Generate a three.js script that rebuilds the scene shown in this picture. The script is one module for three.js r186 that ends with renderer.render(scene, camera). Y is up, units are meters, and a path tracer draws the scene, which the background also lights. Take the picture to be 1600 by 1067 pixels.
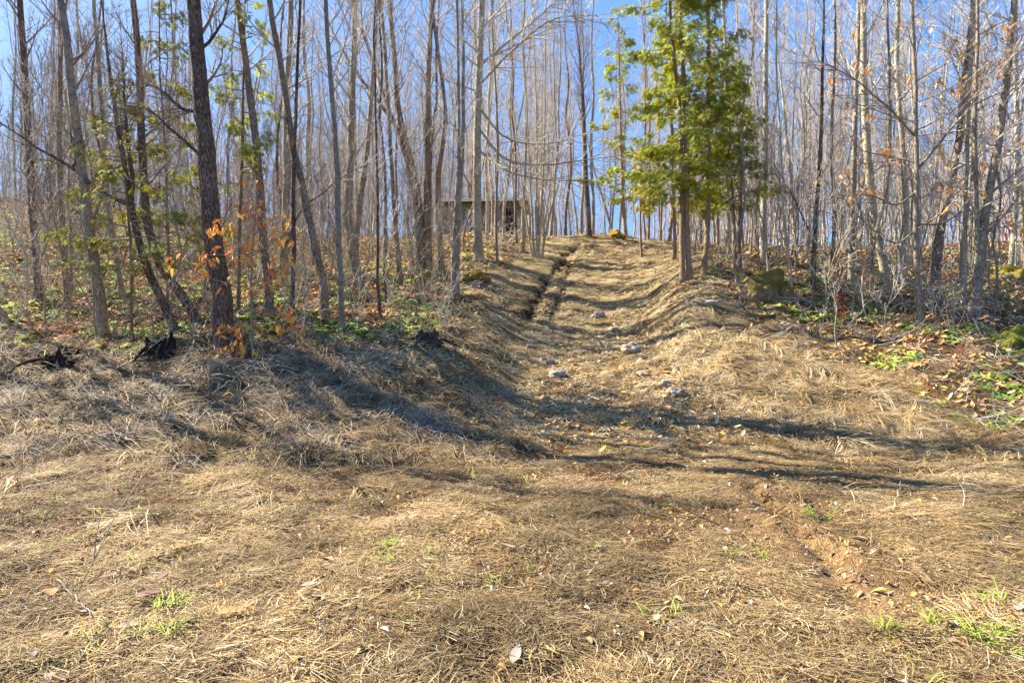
import * as THREE from 'three';
import { mergeVertices } from 'three/addons/utils/BufferGeometryUtils.js';
import { createNoise2D, createNoise3D } from 'simplex-noise';

// ------------------------------------------------------------------ camera, sky, sun, exposure
const EYE = 1.6, F = 962;                                  // eye height; focal length of a 1600 x 1067 picture
const scene = new THREE.Scene();
const camera = new THREE.PerspectiveCamera(2 * Math.atan(533.5 / F) * 180 / Math.PI, 1600 / 1067, 0.1, 2000);
camera.position.set(0, EYE, 0);
camera.lookAt(0, EYE, -10);
const SUN_AZ = 66 * Math.PI / 180, SUN_EL = 40 * Math.PI / 180;
const sunDir = new THREE.Vector3(-Math.sin(SUN_AZ) * Math.cos(SUN_EL), Math.sin(SUN_EL), -Math.cos(SUN_AZ) * Math.cos(SUN_EL));
const sun = new THREE.DirectionalLight(new THREE.Color(1, 0.92, 0.79), 5);
sun.position.copy(sunDir).multiplyScalar(120);
sun.castShadow = true;
sun.shadow.radius = 0.2;
sun.shadow.mapSize.set(4096, 4096);
Object.assign(sun.shadow.camera, { left: -60, right: 60, top: 60, bottom: -60, near: 1, far: 300 });
scene.add(sun, sun.target);
{
  const W = 1024, Hh = 512, px = new Float32Array(W * Hh * 4), d = new THREE.Vector3();
  for (let j = 0; j < Hh; j++) for (let i = 0; i < W; i++) {
    const el = ((j + 0.5) / Hh - 0.5) * Math.PI, az = ((i + 0.5) / W - 0.5) * 2 * Math.PI;
    d.set(Math.cos(az) * Math.cos(el), Math.sin(el), Math.sin(az) * Math.cos(el));
    const a = Math.acos(Math.min(1, Math.max(-1, d.dot(sunDir)))) * 180 / Math.PI;
    const k = Math.pow(Math.max(0, Math.sin(el)), 0.55), g = 0.85 * Math.exp(-a / 16) + 0.22 * Math.exp(-a / 40), o = (j * W + i) * 4;
    px[o] = (0.29 * (1 - k) + 0.032 * k + g * 0.85) * 0.44;
    px[o + 1] = (0.545 * (1 - k) + 0.20 * k + g * 0.86) * 0.44;
    px[o + 2] = (0.90 * (1 - k) + 0.68 * k + g * 0.9) * 0.44;
    px[o + 3] = 1;
  }
  const t = new THREE.DataTexture(px, W, Hh, THREE.RGBAFormat, THREE.FloatType);
  t.mapping = THREE.EquirectangularReflectionMapping;
  t.magFilter = t.minFilter = THREE.LinearFilter;
  t.needsUpdate = true;
  scene.background = t; scene.environment = t;
}
const renderer = new THREE.WebGLRenderer({ antialias: true });
renderer.toneMapping = THREE.LinearToneMapping;
renderer.toneMappingExposure = 3.3;
renderer.shadowMap.enabled = true;

// ------------------------------------------------------------------ helpers
const rng = (s) => { let a = s >>> 0; return () => { a = (a + 0x6d2b79f5) | 0; let t = Math.imul(a ^ (a >>> 15), 1 | a); t = (t + Math.imul(t ^ (t >>> 7), 61 | t)) ^ t; return ((t ^ (t >>> 14)) >>> 0) / 4294967296; }; };
const n2 = createNoise2D(rng(11)), n3 = createNoise3D(rng(12));
const clamp = (x, a = 0, b = 1) => Math.min(b, Math.max(a, x)), lerp = (a, b, t) => a + (b - a) * t;
const ss = (a, b, x) => { const t = clamp((x - a) / (b - a)); return t * t * (3 - 2 * t); };
const V = (x, y, z) => new THREE.Vector3(x, y, z);
const used = new Map();
function numbered(n) { const k = used.get(n) || 0; used.set(n, k + 1); return k ? n + '_' + String(k).padStart(3, '0') : n; }
function tag(o, label, category, group, kind) { o.userData = { label, category }; if (group) o.userData.group = group; if (kind) o.userData.kind = kind; return o; }
function thing(name, label, category, pos, group) { const o = new THREE.Group(); o.name = numbered(name); o.position.copy(pos); scene.add(o); return tag(o, label, category, group); }
function part(name, g, m, parent) { const o = new THREE.Mesh(g, m); o.name = name; parent.add(o); return o; }

class GB {                                                  // collects triangles for one mesh
  constructor() { this.p = []; this.n = []; this.u = []; this.c = []; this.i = []; }
  get count() { return this.p.length / 3; }
  v(x, y, z, nx, ny, nz, u, w, r = 1, g = 1, b = 1) { this.p.push(x, y, z); this.n.push(nx, ny, nz); this.u.push(u, w); this.c.push(r, g, b); }
  build() {
    const g = new THREE.BufferGeometry();
    g.setAttribute('position', new THREE.BufferAttribute(new Float32Array(this.p), 3));
    g.setAttribute('normal', new THREE.BufferAttribute(new Float32Array(this.n), 3));
    g.setAttribute('uv', new THREE.BufferAttribute(new Float32Array(this.u), 2));
    g.setAttribute('color', new THREE.BufferAttribute(new Float32Array(this.c), 3));
    g.setIndex(new THREE.BufferAttribute(new Uint32Array(this.i), 1));
    return g;
  }
}
const T = V(), A = V(), B = V(), W0 = V();
function tube(gb, pts, rad, sides, opt = {}) {              // a tapered tube along points; opt.wob: uneven girth, opt.tint(k, p): colour
  const s0 = gb.count, n = pts.length, ur = Math.max(1, Math.round(2 * Math.PI * rad[0] / 0.5));
  A.set(0.31, 0.13, 0.94);
  let len = opt.v0 || 0;
  for (let i = 0; i < n; i++) {
    T.copy(pts[Math.min(n - 1, i + 1)]).sub(pts[Math.max(0, i - 1)]).normalize();
    A.addScaledVector(T, -A.dot(T)); if (A.lengthSq() < 1e-6) A.set(1, 0.2, 0).addScaledVector(T, -T.x); A.normalize();
    B.crossVectors(T, A);
    if (i) len += pts[i].distanceTo(pts[i - 1]);
    const tc = opt.tint ? opt.tint(i / (n - 1), pts[i]) : null;
    for (let k = 0; k <= sides; k++) {
      const a = k / sides * 2 * Math.PI, ca = Math.cos(a), sa = Math.sin(a);
      let r = rad[i];
      if (opt.wob) r *= 1 + opt.wob * n3(ca * 1.3 + (opt.seed || 0), sa * 1.3, len * 2.2) + (opt.flare ? opt.flare * Math.exp(-len / 0.16) * (0.7 + 0.6 * Math.cos(a * 3 + (opt.seed || 0) * 7)) : 0);
      const nx = A.x * ca + B.x * sa, ny = A.y * ca + B.y * sa, nz = A.z * ca + B.z * sa;
      gb.v(pts[i].x + nx * r, pts[i].y + ny * r, pts[i].z + nz * r, nx, ny, nz, k / sides * ur, len, tc ? tc[0] : 1, tc ? tc[1] : 1, tc ? tc[2] : 1);
    }
  }
  for (let i = 0; i < n - 1; i++) for (let k = 0; k < sides; k++) {
    const a = s0 + i * (sides + 1) + k, b = a + sides + 1;
    gb.i.push(a, a + 1, b, b, a + 1, b + 1);
  }
}

// ------------------------------------------------------------------ the lie of the land
// each row: at this distance ahead, the ground of a column (given by its bearing) is seen at this height of the picture; turned into metres at once
const COLS = [-700, -300, 0, 200, 350, 500, 650, 745, 820, 880, 940, 1000, 1075, 1200, 1350, 1500, 1600, 1900, 2400];
const ROWS = {
  7: [750, 740, 745, 750, 753, 753, 753, 753, 753, 753, 753, 753, 753, 753, 752, 748, 745, 740, 740],
  9: [655, 640, 655, 668, 672, 678, 688, 694, 699, 700, 700, 698, 696, 692, 688, 680, 672, 660, 655],
  11: [570, 560, 570, 575, 552, 566, 600, 630, 645, 640, 636, 632, 622, 602, 583, 562, 563, 560, 560],
  13: [520, 510, 520, 521, 508, 512, 530, 552, 585, 585, 580, 570, 540, 517, 510, 492, 500, 500, 500],
  16: [470, 460, 470, 474, 470, 474, 478, 486, 512, 522, 520, 504, 440, 450, 465, 456, 460, 460, 460],
  20: [430, 425, 430, 434, 440, 444, 440, 427, 442, 452, 453, 442, 408, 412, 425, 430, 435, 435, 435],
  24: [400, 395, 400, 405, 415, 420, 412, 393, 396, 403, 404, 401, 394, 398, 408, 412, 416, 416, 416],
  27: [378, 375, 380, 390, 400, 405, 396, 379, 378, 376, 375, 380, 388, 392, 400, 402, 404, 404, 404],
  32: [348, 345, 350, 365, 380, 390, 380, 366, 371, 374, 373, 376, 384, 388, 393, 394, 394, 394, 394],
  40: [318, 315, 325, 340, 355, 375, 372, 364, 375, 386, 387, 386, 384, 386, 388, 386, 383, 380, 380],
  60: [300, 300, 310, 330, 345, 372, 380, 385, 405, 425, 430, 425, 400, 396, 390, 384, 380, 375, 375],
  120: [420, 420, 430, 440, 445, 450, 455, 460, 465, 470, 470, 470, 465, 460, 455, 450, 450, 450, 450],
};
const DS = [0, 3, 5, ...Object.keys(ROWS).map(Number).sort((a, b) => a - b), 300, 900];
const LD = DS.map((d) => Math.log(d + 4));
const HT = DS.map((d) => COLS.map((_, j) => d <= 5 ? 0 : d === 300 ? 5 : d === 900 ? 2 : EYE + (533.5 - ROWS[d][j]) / F * d));
function cr(a, b, c, d, t, ha, hb, hc) {                    // cubic through b and c with unevenly spaced neighbours
  const m1 = ((c - b) / hb * ha + (b - a) / ha * hb) / (ha + hb) * hb, m2 = ((d - c) / hc * hb + (c - b) / hb * hc) / (hb + hc) * hb;
  const t2 = t * t, t3 = t2 * t;
  return (2 * t3 - 3 * t2 + 1) * b + (t3 - 2 * t2 + t) * m1 + (-2 * t3 + 3 * t2) * c + (t3 - t2) * m2;
}
function baseHeight(x, z) {
  const d = -z; if (d <= 3) return 0;
  const px = clamp(800 + F * x / d, COLS[0], COLS[COLS.length - 1] - 0.01), l = Math.log(Math.min(d, 899) + 4);
  let j = 0; while (j < COLS.length - 2 && COLS[j + 1] <= px) j++;
  let i = 0; while (i < DS.length - 2 && LD[i + 1] <= l) i++;
  const J = [Math.max(0, j - 1), j, j + 1, Math.min(COLS.length - 1, j + 2)], I = [Math.max(0, i - 1), i, i + 1, Math.min(DS.length - 1, i + 2)];
  const tj = (px - COLS[j]) / (COLS[j + 1] - COLS[j]), ti = (l - LD[i]) / (LD[i + 1] - LD[i]), gap = (arr, a, b) => Math.max(1e-3, arr[b] - arr[a]) || 1;
  const r = I.map((ii) => cr(HT[ii][J[0]], HT[ii][J[1]], HT[ii][J[2]], HT[ii][J[3]], tj, J[0] === J[1] ? 200 : gap(COLS, J[0], J[1]), gap(COLS, J[1], J[2]), J[2] === J[3] ? 200 : gap(COLS, J[2], J[3])));
  return cr(r[0], r[1], r[2], r[3], ti, I[0] === I[1] ? 0.2 : gap(LD, I[0], I[1]), gap(LD, I[1], I[2]), I[2] === I[3] ? 0.2 : gap(LD, I[2], I[3]));
}
function ray(px, py) {                                       // the point of the ground that shows there
  let a = 2.4;
  for (let d = 2.4; d < 90; d += 0.05) { const x = (px - 800) / F * d; if (533.5 - F * (baseHeight(x, -d) - EYE) / d <= py) { a = d; break; } a = d; }
  return V((px - 800) / F * a, baseHeight((px - 800) / F * a, -a), -a);
}
const line = (list) => list.map(([x, y]) => ray(x, y));
const RUTS = [
  [line([[908, 383], [884, 402], [864, 428], [846, 455], [832, 480], [826, 500]]), 0.22, 0.16],
  [line([[896, 408], [884, 432], [878, 455], [868, 480], [862, 500]]), 0.2, 0.1],
  [line([[1170, 752], [1212, 800], [1285, 862], [1325, 925], [1372, 985]]), 0.1, 0.06],
  [line([[1255, 775], [1300, 800], [1420, 880], [1500, 960]]), 0.1, 0.03],
];
const MUD = line([[1160, 740], [1215, 800], [1290, 870], [1390, 925], [1480, 985]]);
function near(p, x, z) {
  let m = 1e9;
  for (let i = 0; i < p.length - 1; i++) {
    const ax = p[i].x, az = p[i].z, bx = p[i + 1].x - ax, bz = p[i + 1].z - az, t = clamp(((x - ax) * bx + (z - az) * bz) / (bx * bx + bz * bz));
    m = Math.min(m, Math.hypot(x - ax - bx * t, z - az - bz * t));
  }
  return m;
}
const XC = [[0, 1.5], [6, 1.5], [9, 1.5], [14, 2.25], [20, 2.8], [27, 3.9], [40, 5.6], [900, 120]];
function trackX(d) { let i = 0; while (i < XC.length - 2 && XC[i + 1][0] < d) i++; return lerp(XC[i][1], XC[i + 1][1], clamp((d - XC[i][0]) / (XC[i + 1][0] - XC[i][0]))); }
function zone(x, z) {                                        // what covers the ground
  const d = -z, off = x - trackX(d), w = n2(x * 0.35, z * 0.35) * 0.5 + n2(x * 1.3, z * 1.3) * 0.25;
  const left = ss(-2.4, -4.4, off + w * 0.9) * ss(9.8, 11.2, d + w);
  const right = d > 30 ? ss(1.8, 3, off + w) : ss(0, 1.0, ((x - 4.9) * 5.7 + (d - 14) * 2) / 6.04 + w * 0.7) * ss(7.6, 9, d + w) * ss(2.2, 3.4, off);
  const far = ss(36, 44, d) * ss(0, 1, Math.abs(off) - 1);
  const track = ss(2.2, 1.4, Math.abs(off) + w * 0.5) * ss(7.5, 10, d);
  const mud = near(MUD, x, z) < 1 ? ss(0.62, 0.25, near(MUD, x, z) + w * 0.45) : 0;
  return { forest: Math.max(left, right, far), left, right, track, mud, moss: ss(-0.1, 0.45, n2(x * 0.5 + 40, z * 0.5) + 0.5 * n2(x * 1.7, z * 1.7 + 9) + (x < 0 ? 0.15 : -0.12)) * (off < 0 ? ss(-3, -4.6, off) * ss(10.6, 12.2, d) : 1) };
}
function height(x, z) {
  const d = -z; let h = baseHeight(x, z);
  const s = d > 45 ? 0 : 1;
  h += 0.05 * n2(x * 0.6, z * 0.6) * ss(2, 6, d) + (x < 0.5 && d > 7 && d < 13 ? 0.1 * Math.abs(n2(x * 0.8 + 2, z * 1.1)) * ss(7, 8.6, d) * ss(13, 11, d) * ss(0.5, -1, x) : 0) + 0.03 * n2(x * 1.9 + 5, z * 1.9) + s * (0.014 * n2(x * 5.1, z * 5.1 + 3) + 0.006 * n2(x * 11, z * 11));
  if (d > 10 && d < 45) { const q = zone(x, z); h += q.forest * (0.09 * n2(x * 1.1 + 20, z * 1.1) + 0.05 * Math.max(0, n2(x * 2.7, z * 2.7 + 40))) + q.track * (0.05 * Math.max(0, n2(x * 0.5, z * 2.2)) + 0.03 * Math.abs(n2(x * 2.1, z * 3.4)) + 0.03 * n2(x * 2.2, z * 2.2)); }
  if (d > 3.5 && d < 30 && x > -1 && x < 7) for (const [p, w, dep] of RUTS) {
    const t = near(p, x, z) / w * (1 + 0.3 * n2(x * 3, z * 3));
    if (t < 2.6) h += dep * 1.35 * (-Math.exp(-t * t * 1.4) + 0.22 * Math.exp(-((t - 1.5) ** 2) * 3) * (0.6 + 0.5 * n2(x * 4, z * 4)));
  }
  return h;
}
const onGround = (px, py) => { const p = ray(px, py); p.y = height(p.x, p.z); return p; };

// ------------------------------------------------------------------ textures and materials
function canvasMap(w, h, draw, srgb = true) {
  const c = document.createElement('canvas'); c.width = w; c.height = h; draw(c.getContext('2d'), w, h);
  const t = new THREE.CanvasTexture(c); t.wrapS = t.wrapT = THREE.RepeatWrapping; if (srgb) t.colorSpace = THREE.SRGBColorSpace; return t;
}
function dataMap(w, h, f, srgb) {
  const p = new Uint8Array(w * h * 4);
  for (let y = 0; y < h; y++) for (let x = 0; x < w; x++) { const c = f(x / w, y / h), o = (y * w + x) * 4; p[o] = clamp(c[0]) * 255; p[o + 1] = clamp(c[1]) * 255; p[o + 2] = clamp(c[2]) * 255; p[o + 3] = 255; }
  const t = new THREE.DataTexture(p, w, h); t.wrapS = t.wrapT = THREE.RepeatWrapping; t.magFilter = THREE.LinearFilter; t.minFilter = THREE.LinearMipmapLinearFilter; if (srgb) t.colorSpace = THREE.SRGBColorSpace; t.needsUpdate = true; return t;
}
const tau = Math.PI * 2;
const wrapN = (u, v, fu, fv, s) => n3(Math.cos(u * tau) * fu + s, Math.sin(u * tau) * fu, v * fv) * (1 - v) + n3(Math.cos(u * tau) * fu + s, Math.sin(u * tau) * fu, (v - 1) * fv) * v;
function bark(kind) {
  const f = (u, v) => {
    const fine = wrapN(u, v, 9, 60, 3), big = wrapN(u, v, 0.9, 5, 7), blot = wrapN(u, v, 2.2, 13, 19);
    let h = 0.5, c = 0.8;
    if (kind === 'furrow') { const r = Math.abs(wrapN(u, v, 4.6, 5, 1) + 0.25 * blot); h = ss(0, 0.35, r); c = 0.42 + 0.5 * h + 0.12 * fine; return [c * 1.0 + 0.05 * big, c * 0.93 + 0.04 * big, c * 0.86, h]; }
    if (kind === 'string') { const r = Math.abs(wrapN(u, v, 7, 5, 1)); h = ss(0, 0.4, r); c = 0.6 + 0.33 * h + 0.1 * fine + 0.06 * big; return [c, c * 0.93, c * 0.85, h]; }
    const lich = ss(0.28, 0.5, blot + 0.25 * fine), ring = ss(0.35, 0.7, wrapN(u, v, 0.5, 26, 31) + 0.3 * wrapN(u, v, 1.5, 40, 61)), dark = ss(0.35, 0.6, wrapN(u, v, 1.6, 8, 47));
    c = 0.74 + 0.1 * big + 0.09 * fine - 0.12 * ring * 0.6 - 0.28 * dark;
    return [c + 0.14 * lich, c * 0.98 + 0.16 * lich, c * 0.93 + 0.12 * lich, 0.5 + 0.3 * fine + 0.2 * lich];
  };
  return [dataMap(256, 512, f, true), dataMap(256, 512, (u, v) => { const h = f(u, v)[3]; return [h, h, h]; })];
}
const barkMaps = { furrow: bark('furrow'), smooth: bark('smooth'), string: bark('string') };
const std = (o) => new THREE.MeshPhysicalMaterial({ roughness: 0.92, specularIntensity: 0.4, vertexColors: true, ...o });
const C = (r, g, b) => new THREE.Color().setRGB(r, g, b);
const barkMat = (k, r, g, b, bs) => std({ map: barkMaps[k][0], bumpMap: barkMaps[k][1], bumpScale: bs, color: C(r, g, b) });
const M = {
  dark: barkMat('furrow', 0.42, 0.335, 0.26, 0.02), brown: barkMat('furrow', 0.62, 0.52, 0.4, 0.012), grey: barkMat('smooth', 0.62, 0.53, 0.41, 0.004), pale: barkMat('smooth', 0.88, 0.78, 0.61, 0.003), cedar: barkMat('string', 0.72, 0.57, 0.4, 0.012),
  twig: std({ color: C(0.54, 0.475, 0.39) }), darktwig: std({ color: C(0.3, 0.24, 0.19) }), red: std({ color: C(0.35, 0.03, 0.03), roughness: 0.6 }),
  far: std({ color: C(0.45, 0.4, 0.35) }),
  leaf: new THREE.MeshPhysicalMaterial({ color: C(0.55, 0.2, 0.055), roughness: 0.8, transmission: 0.45, side: THREE.DoubleSide }),
  leafTan: new THREE.MeshPhysicalMaterial({ color: C(0.55, 0.29, 0.13), roughness: 0.8, transmission: 0.4, side: THREE.DoubleSide }),
  foliage: new THREE.MeshPhysicalMaterial({ color: C(1, 1, 1), roughness: 0.85, specularIntensity: 0.3, transmission: 0.5, side: THREE.DoubleSide }),
  loose: new THREE.MeshPhysicalMaterial({ color: C(1, 1, 1), roughness: 0.9, specularIntensity: 0.35, side: THREE.DoubleSide }),
  rock: std({ color: C(0.44, 0.36, 0.27) }), soil: std({ color: C(0.075, 0.056, 0.043) }),
};

// ------------------------------------------------------------------ ground
const groundMap = canvasMap(2048, 2048, (g, w, h) => {
  const r = rng(77);
  g.fillStyle = '#9a8468'; g.fillRect(0, 0, w, h);
  const put = (f, x, y, m) => { for (const dx of [-w, 0, w]) for (const dy of [-h, 0, h]) if (x + dx > -m && x + dx < w + m && y + dy > -m && y + dy < h + m) f(x + dx, y + dy); };
  for (let i = 0; i < 2600; i++) { const s = 10 + r() * 60, v = 90 + r() * 90; g.fillStyle = `rgba(${v * 1.05 | 0},${v * 0.88 | 0},${v * 0.66 | 0},0.22)`; put((x, y) => { g.beginPath(); g.ellipse(x, y, s, s * (0.4 + 0.6 * ((i * 7) % 10) / 10), i, 0, 7); g.fill(); }, r() * w, r() * h, 80); }
  for (let i = 0; i < 52000; i++) {
    const a = r() * tau, l = 12 + r() * 50, v = 60 + r() * r() * 190, cx = r() - 0.5, wd = 0.8 + r() * 2.4;
    g.strokeStyle = `rgba(${v * 1.04 | 0},${v * (0.84 + r() * 0.08) | 0},${v * (0.58 + r() * 0.12) | 0},0.85)`; g.lineWidth = wd;
    put((x, y) => { g.beginPath(); g.moveTo(x, y); g.quadraticCurveTo(x + Math.cos(a + cx) * l * 0.5, y + Math.sin(a + cx) * l * 0.5, x + Math.cos(a) * l, y + Math.sin(a) * l); g.stroke(); }, r() * w, r() * h, 70);
  }
  for (let i = 0; i < 9000; i++) { const s = 1 + r() * 4, v = r() < 0.6 ? 40 + r() * 40 : 150 + r() * 80; g.fillStyle = `rgba(${v | 0},${v * 0.85 | 0},${v * 0.7 | 0},0.8)`; put((x, y) => { g.beginPath(); g.ellipse(x, y, s, s * 0.6, i, 0, 7); g.fill(); }, r() * w, r() * h, 8); }
});
groundMap.repeat.set(1 / 2.6, 1 / 2.6);
{
  const ax = (core, step, from, to) => {                    // fine near the camera, coarser outward
    const l = []; for (let x = core[0]; x <= core[1]; x += step) l.push(x);
    let s = step, x = core[1]; while (x < to) { s *= 1.075; x += s; l.push(Math.min(x, to)); }
    s = step; x = core[0]; while (x > from) { s *= 1.075; x -= s; l.unshift(Math.max(x, from)); }
    return l;
  };
  const xs = ax([-9, 9], 0.062, -900, 900), zs = ax([2.2, 17], 0.062, -300, 1200).map((d) => -d), gb = new GB();
  for (const z of zs) for (const x of xs) {
    const q = zone(x, z), v = n2(x * 0.9, z * 0.9) * 0.5 + n2(x * 3, z * 3 + 8) * 0.3, d = -z;
    let c = [0.60, 0.45, 0.27];
    const mixin = (t, k) => { c = c.map((a, i) => lerp(a, t[i], clamp(k))); };
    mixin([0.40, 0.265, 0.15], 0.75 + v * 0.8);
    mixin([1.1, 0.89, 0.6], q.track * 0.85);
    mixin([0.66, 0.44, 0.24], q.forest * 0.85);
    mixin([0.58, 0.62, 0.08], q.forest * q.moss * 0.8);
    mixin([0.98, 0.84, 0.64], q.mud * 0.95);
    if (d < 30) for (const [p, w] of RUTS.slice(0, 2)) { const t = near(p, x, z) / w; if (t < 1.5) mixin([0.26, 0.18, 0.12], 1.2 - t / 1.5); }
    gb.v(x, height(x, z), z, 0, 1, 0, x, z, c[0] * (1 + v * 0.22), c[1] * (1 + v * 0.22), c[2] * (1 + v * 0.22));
  }
  const nx = xs.length;
  for (let j = 0; j < zs.length - 1; j++) for (let i = 0; i < nx - 1; i++) { const a = j * nx + i, b = a + nx; gb.i.push(a, a + 1, b, b, a + 1, b + 1); }
  const g = gb.build(); g.computeVertexNormals();
  const o = new THREE.Mesh(g, std({ map: groundMap, bumpMap: groundMap, bumpScale: 0.025, roughness: 0.96 }));
  o.name = 'ground'; o.userData = { kind: 'structure', label: 'grassy slope of dead straw, mud and leaf litter rising to a wood' }; scene.add(o);
  console.log('ground', xs.length, zs.length);
}

// ------------------------------------------------------------------ cabin behind the trees
{
  const d = 35, x0 = (688 - 800) / F * d, x1 = (822 - 800) / F * d, top = EYE + (533.5 - 316) / F * d, base = height((x0 + x1) / 2, -d) - 0.5, w = x1 - x0, hgt = top - base;
  const c = thing('cabin', 'low dark wooden cabin with a pale flat roof behind the trees on the hilltop', 'cabin', V((x0 + x1) / 2, base, -d - 2));
  c.rotation.y = -0.06;
  const grain = dataMap(128, 256, (u, v) => { const a = 0.62 + 0.3 * wrapN(u, v, 6, 3, 5) + 0.2 * wrapN(u, v, 1, 8, 15); return [a, a * 0.95, a * 0.9]; }, true);
  const wood = ['#cdc2b6', '#b9aea3', '#d6ccc2'].map((k) => new THREE.MeshStandardMaterial({ color: k, map: grain, roughness: 0.9 }));
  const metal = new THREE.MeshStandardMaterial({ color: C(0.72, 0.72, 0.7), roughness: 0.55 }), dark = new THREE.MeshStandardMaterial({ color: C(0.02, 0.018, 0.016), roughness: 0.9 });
  const box = (a, b, e, m, nm, par, x, y, z) => { const o = part(nm, new THREE.BoxGeometry(a, b, e), m, par); o.position.set(x, y, z); return o; };
  const wall = box(w - 0.08, hgt, 3.9, dark, 'wall', c, 0, hgt / 2, 0), r = rng(5);
  const winL = -w / 2 + (724 - 688) / F * d, winR = -w / 2 + (742 - 688) / F * d, doorL = -w / 2 + (796 - 688) / F * d, doorR = -w / 2 + (816 - 688) / F * d;
  const planks = wood.map(() => [0.17, 0.185, 0.16].map((k) => k));
  const bg = new THREE.BoxGeometry(0.176, 1, 0.03);
  const nP = Math.floor(w / 0.183);
  for (let i = 0; i < nP; i++) {
    const x = -w / 2 + 0.1 + i * 0.183, inWin = x > winL - 0.05 && x < winR + 0.05, inDoor = x > doorL && x < doorR;
    const spans = inWin ? [[0, 0.72], [1.62, hgt - 0.02]] : inDoor ? [[hgt - 0.35, hgt - 0.02]] : [[0, hgt - 0.02]];
    for (const [a, b] of spans) { const o = part('plank', bg, wood[r() * 3 | 0], wall); o.scale.y = b - a; o.position.set(x, (a + b) / 2 - hgt / 2, 1.97 + r() * 0.012); }
  }
  for (const s of [-1, 1]) for (let i = 0; i < 20; i++) { const o = part('plank', bg, wood[r() * 3 | 0], wall); o.rotation.y = Math.PI / 2; o.scale.y = hgt - 0.02; o.position.set(s * (w / 2 - 0.02 + r() * 0.01), 0, -1.75 + i * 0.183); }
  const win = new THREE.Group(); win.name = 'window'; c.add(win); win.position.set((winL + winR) / 2, 1.17, 2.0);
  const ww = winR - winL;
  for (const [a, b, x, y] of [[ww, 0.06, 0, 0.43], [ww, 0.06, 0, -0.43], [0.06, 0.8, -ww / 2 + 0.03, 0], [0.06, 0.8, ww / 2 - 0.03, 0], [0.04, 0.8, 0, 0]]) box(a, b, 0.05, wood[2], 'frame', win, x, y, 0.012);
  box(ww - 0.12, 0.8, 0.012, new THREE.MeshStandardMaterial({ color: C(0.12, 0.16, 0.3), roughness: 0.08, metalness: 0.1 }), 'pane', win, 0, 0, -0.02);
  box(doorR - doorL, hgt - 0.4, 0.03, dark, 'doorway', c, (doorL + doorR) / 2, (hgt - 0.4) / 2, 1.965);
  const roof = box(w + 0.5, 0.07, 4.9, metal, 'roof', c, 0, hgt + 0.13, 0.1); roof.rotation.x = 0.02;
  box(w + 0.46, 0.13, 0.04, metal, 'fascia', c, 0, hgt + 0.02, 2.5);
}

// ------------------------------------------------------------------ trees
const rot = V();
function limb(gb, p0, dir, len, r0, lvl, R, o, tips) {
  const n = lvl === 0 ? 7 : lvl === 1 ? 4 : 3, pts = [p0.clone()], rad = [r0], dirs = [], d = dir.clone();
  for (let i = 0; i < n; i++) {
    const w = o.wob * (lvl ? 1.15 : 1);
    d.x += (R() - 0.5) * w; d.y += (R() - 0.5) * w + o.up / n; d.z += (R() - 0.5) * w; d.normalize();
    dirs.push(d.clone()); pts.push(pts[i].clone().addScaledVector(d, len / n * (0.8 + 0.4 * R()))); rad.push(Math.max(o.minR * 0.7, r0 * (1 - 0.82 * (i + 1) / n)));
  }
  tube(gb, pts, rad, lvl === 0 ? 5 : 3);
  if (tips && lvl) tips.push(pts[n], pts[n - 1]);
  if (lvl >= o.levels) return;
  const m = o.kids[lvl], swing = R() * tau;
  for (let k = 0; k < m; k++) {
    const t = lerp(0.18, 0.98, (k + R()) / m) * n, i = Math.min(n - 1, t | 0), p = pts[i].clone().lerp(pts[i + 1], t - i);
    const ax = V(R() - 0.5, R() - 0.5, R() - 0.5).cross(dirs[i]).normalize(), side = (k % 2 ? 1 : -1);
    if (o.flat) ax.lerp(V(0, side, 0), o.flat).normalize(); else ax.applyAxisAngle(dirs[i], swing + k * 2.4);
    const dd = dirs[i].clone().applyAxisAngle(ax, 0.5 + R() * 0.6);
    limb(gb, p, dd, len * (0.3 + 0.3 * R()) * (1.15 - 0.6 * t / n), Math.max(o.minR, rad[i] * 0.55), lvl + 1, R, o, tips);
  }
}
const STY = {
  maple: { levels: 2, kids: [7, 5], wob: 0.28, up: 0.5, minR: 0.0045, ang: [0.5, 0.95], per: 2.1, from: 0.22, len: 0.14 },
  beech: { levels: 2, kids: [8, 4], wob: 0.22, up: 0.12, minR: 0.004, ang: [0.9, 1.35], per: 3.0, from: 0.14, len: 0.17, flat: 0.7 },
  thin: { levels: 1, kids: [5, 3], wob: 0.3, up: 0.4, minR: 0.004, ang: [0.5, 1.0], per: 3.2, from: 0.15, len: 0.12 },
};
function branchesOn(gb, path, rad, o, R, H, fine, tips) {     // boughs up a trunk
  const y0 = path[0].y, n = Math.round(o.per * H);
  for (let k = 0; k < n; k++) {
    const t = lerp(o.from, 0.99, Math.pow((k + R()) / n, 0.85)), y = y0 + t * H;
    let i = 0; while (i < path.length - 2 && path[i + 1].y < y) i++;
    const f = clamp((y - path[i].y) / (path[i + 1].y - path[i].y || 1)), p = path[i].clone().lerp(path[i + 1], f), r = lerp(rad[i], rad[i + 1], f);
    const az = R() * tau, a = lerp(o.ang[0], o.ang[1], R()) * (1.15 - 0.45 * t), dir = V(Math.sin(a) * Math.cos(az), Math.cos(a), Math.sin(a) * Math.sin(az));
    const len = H * o.len * (0.45 + 0.75 * R()) * (t < 0.3 ? 0.6 : 1) * (1.25 - 0.75 * t);
    if (!fine(y) && R() < 0.45) continue;
    const oo = fine(y) ? o : { ...o, levels: Math.min(o.levels, 1), kids: [4, 2] };
    limb(gb, p, dir, len, clamp(r * (o.thick || 0.34), o.minR * 1.5, 0.045), 0, R, oo, tips);
  }
}
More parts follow.
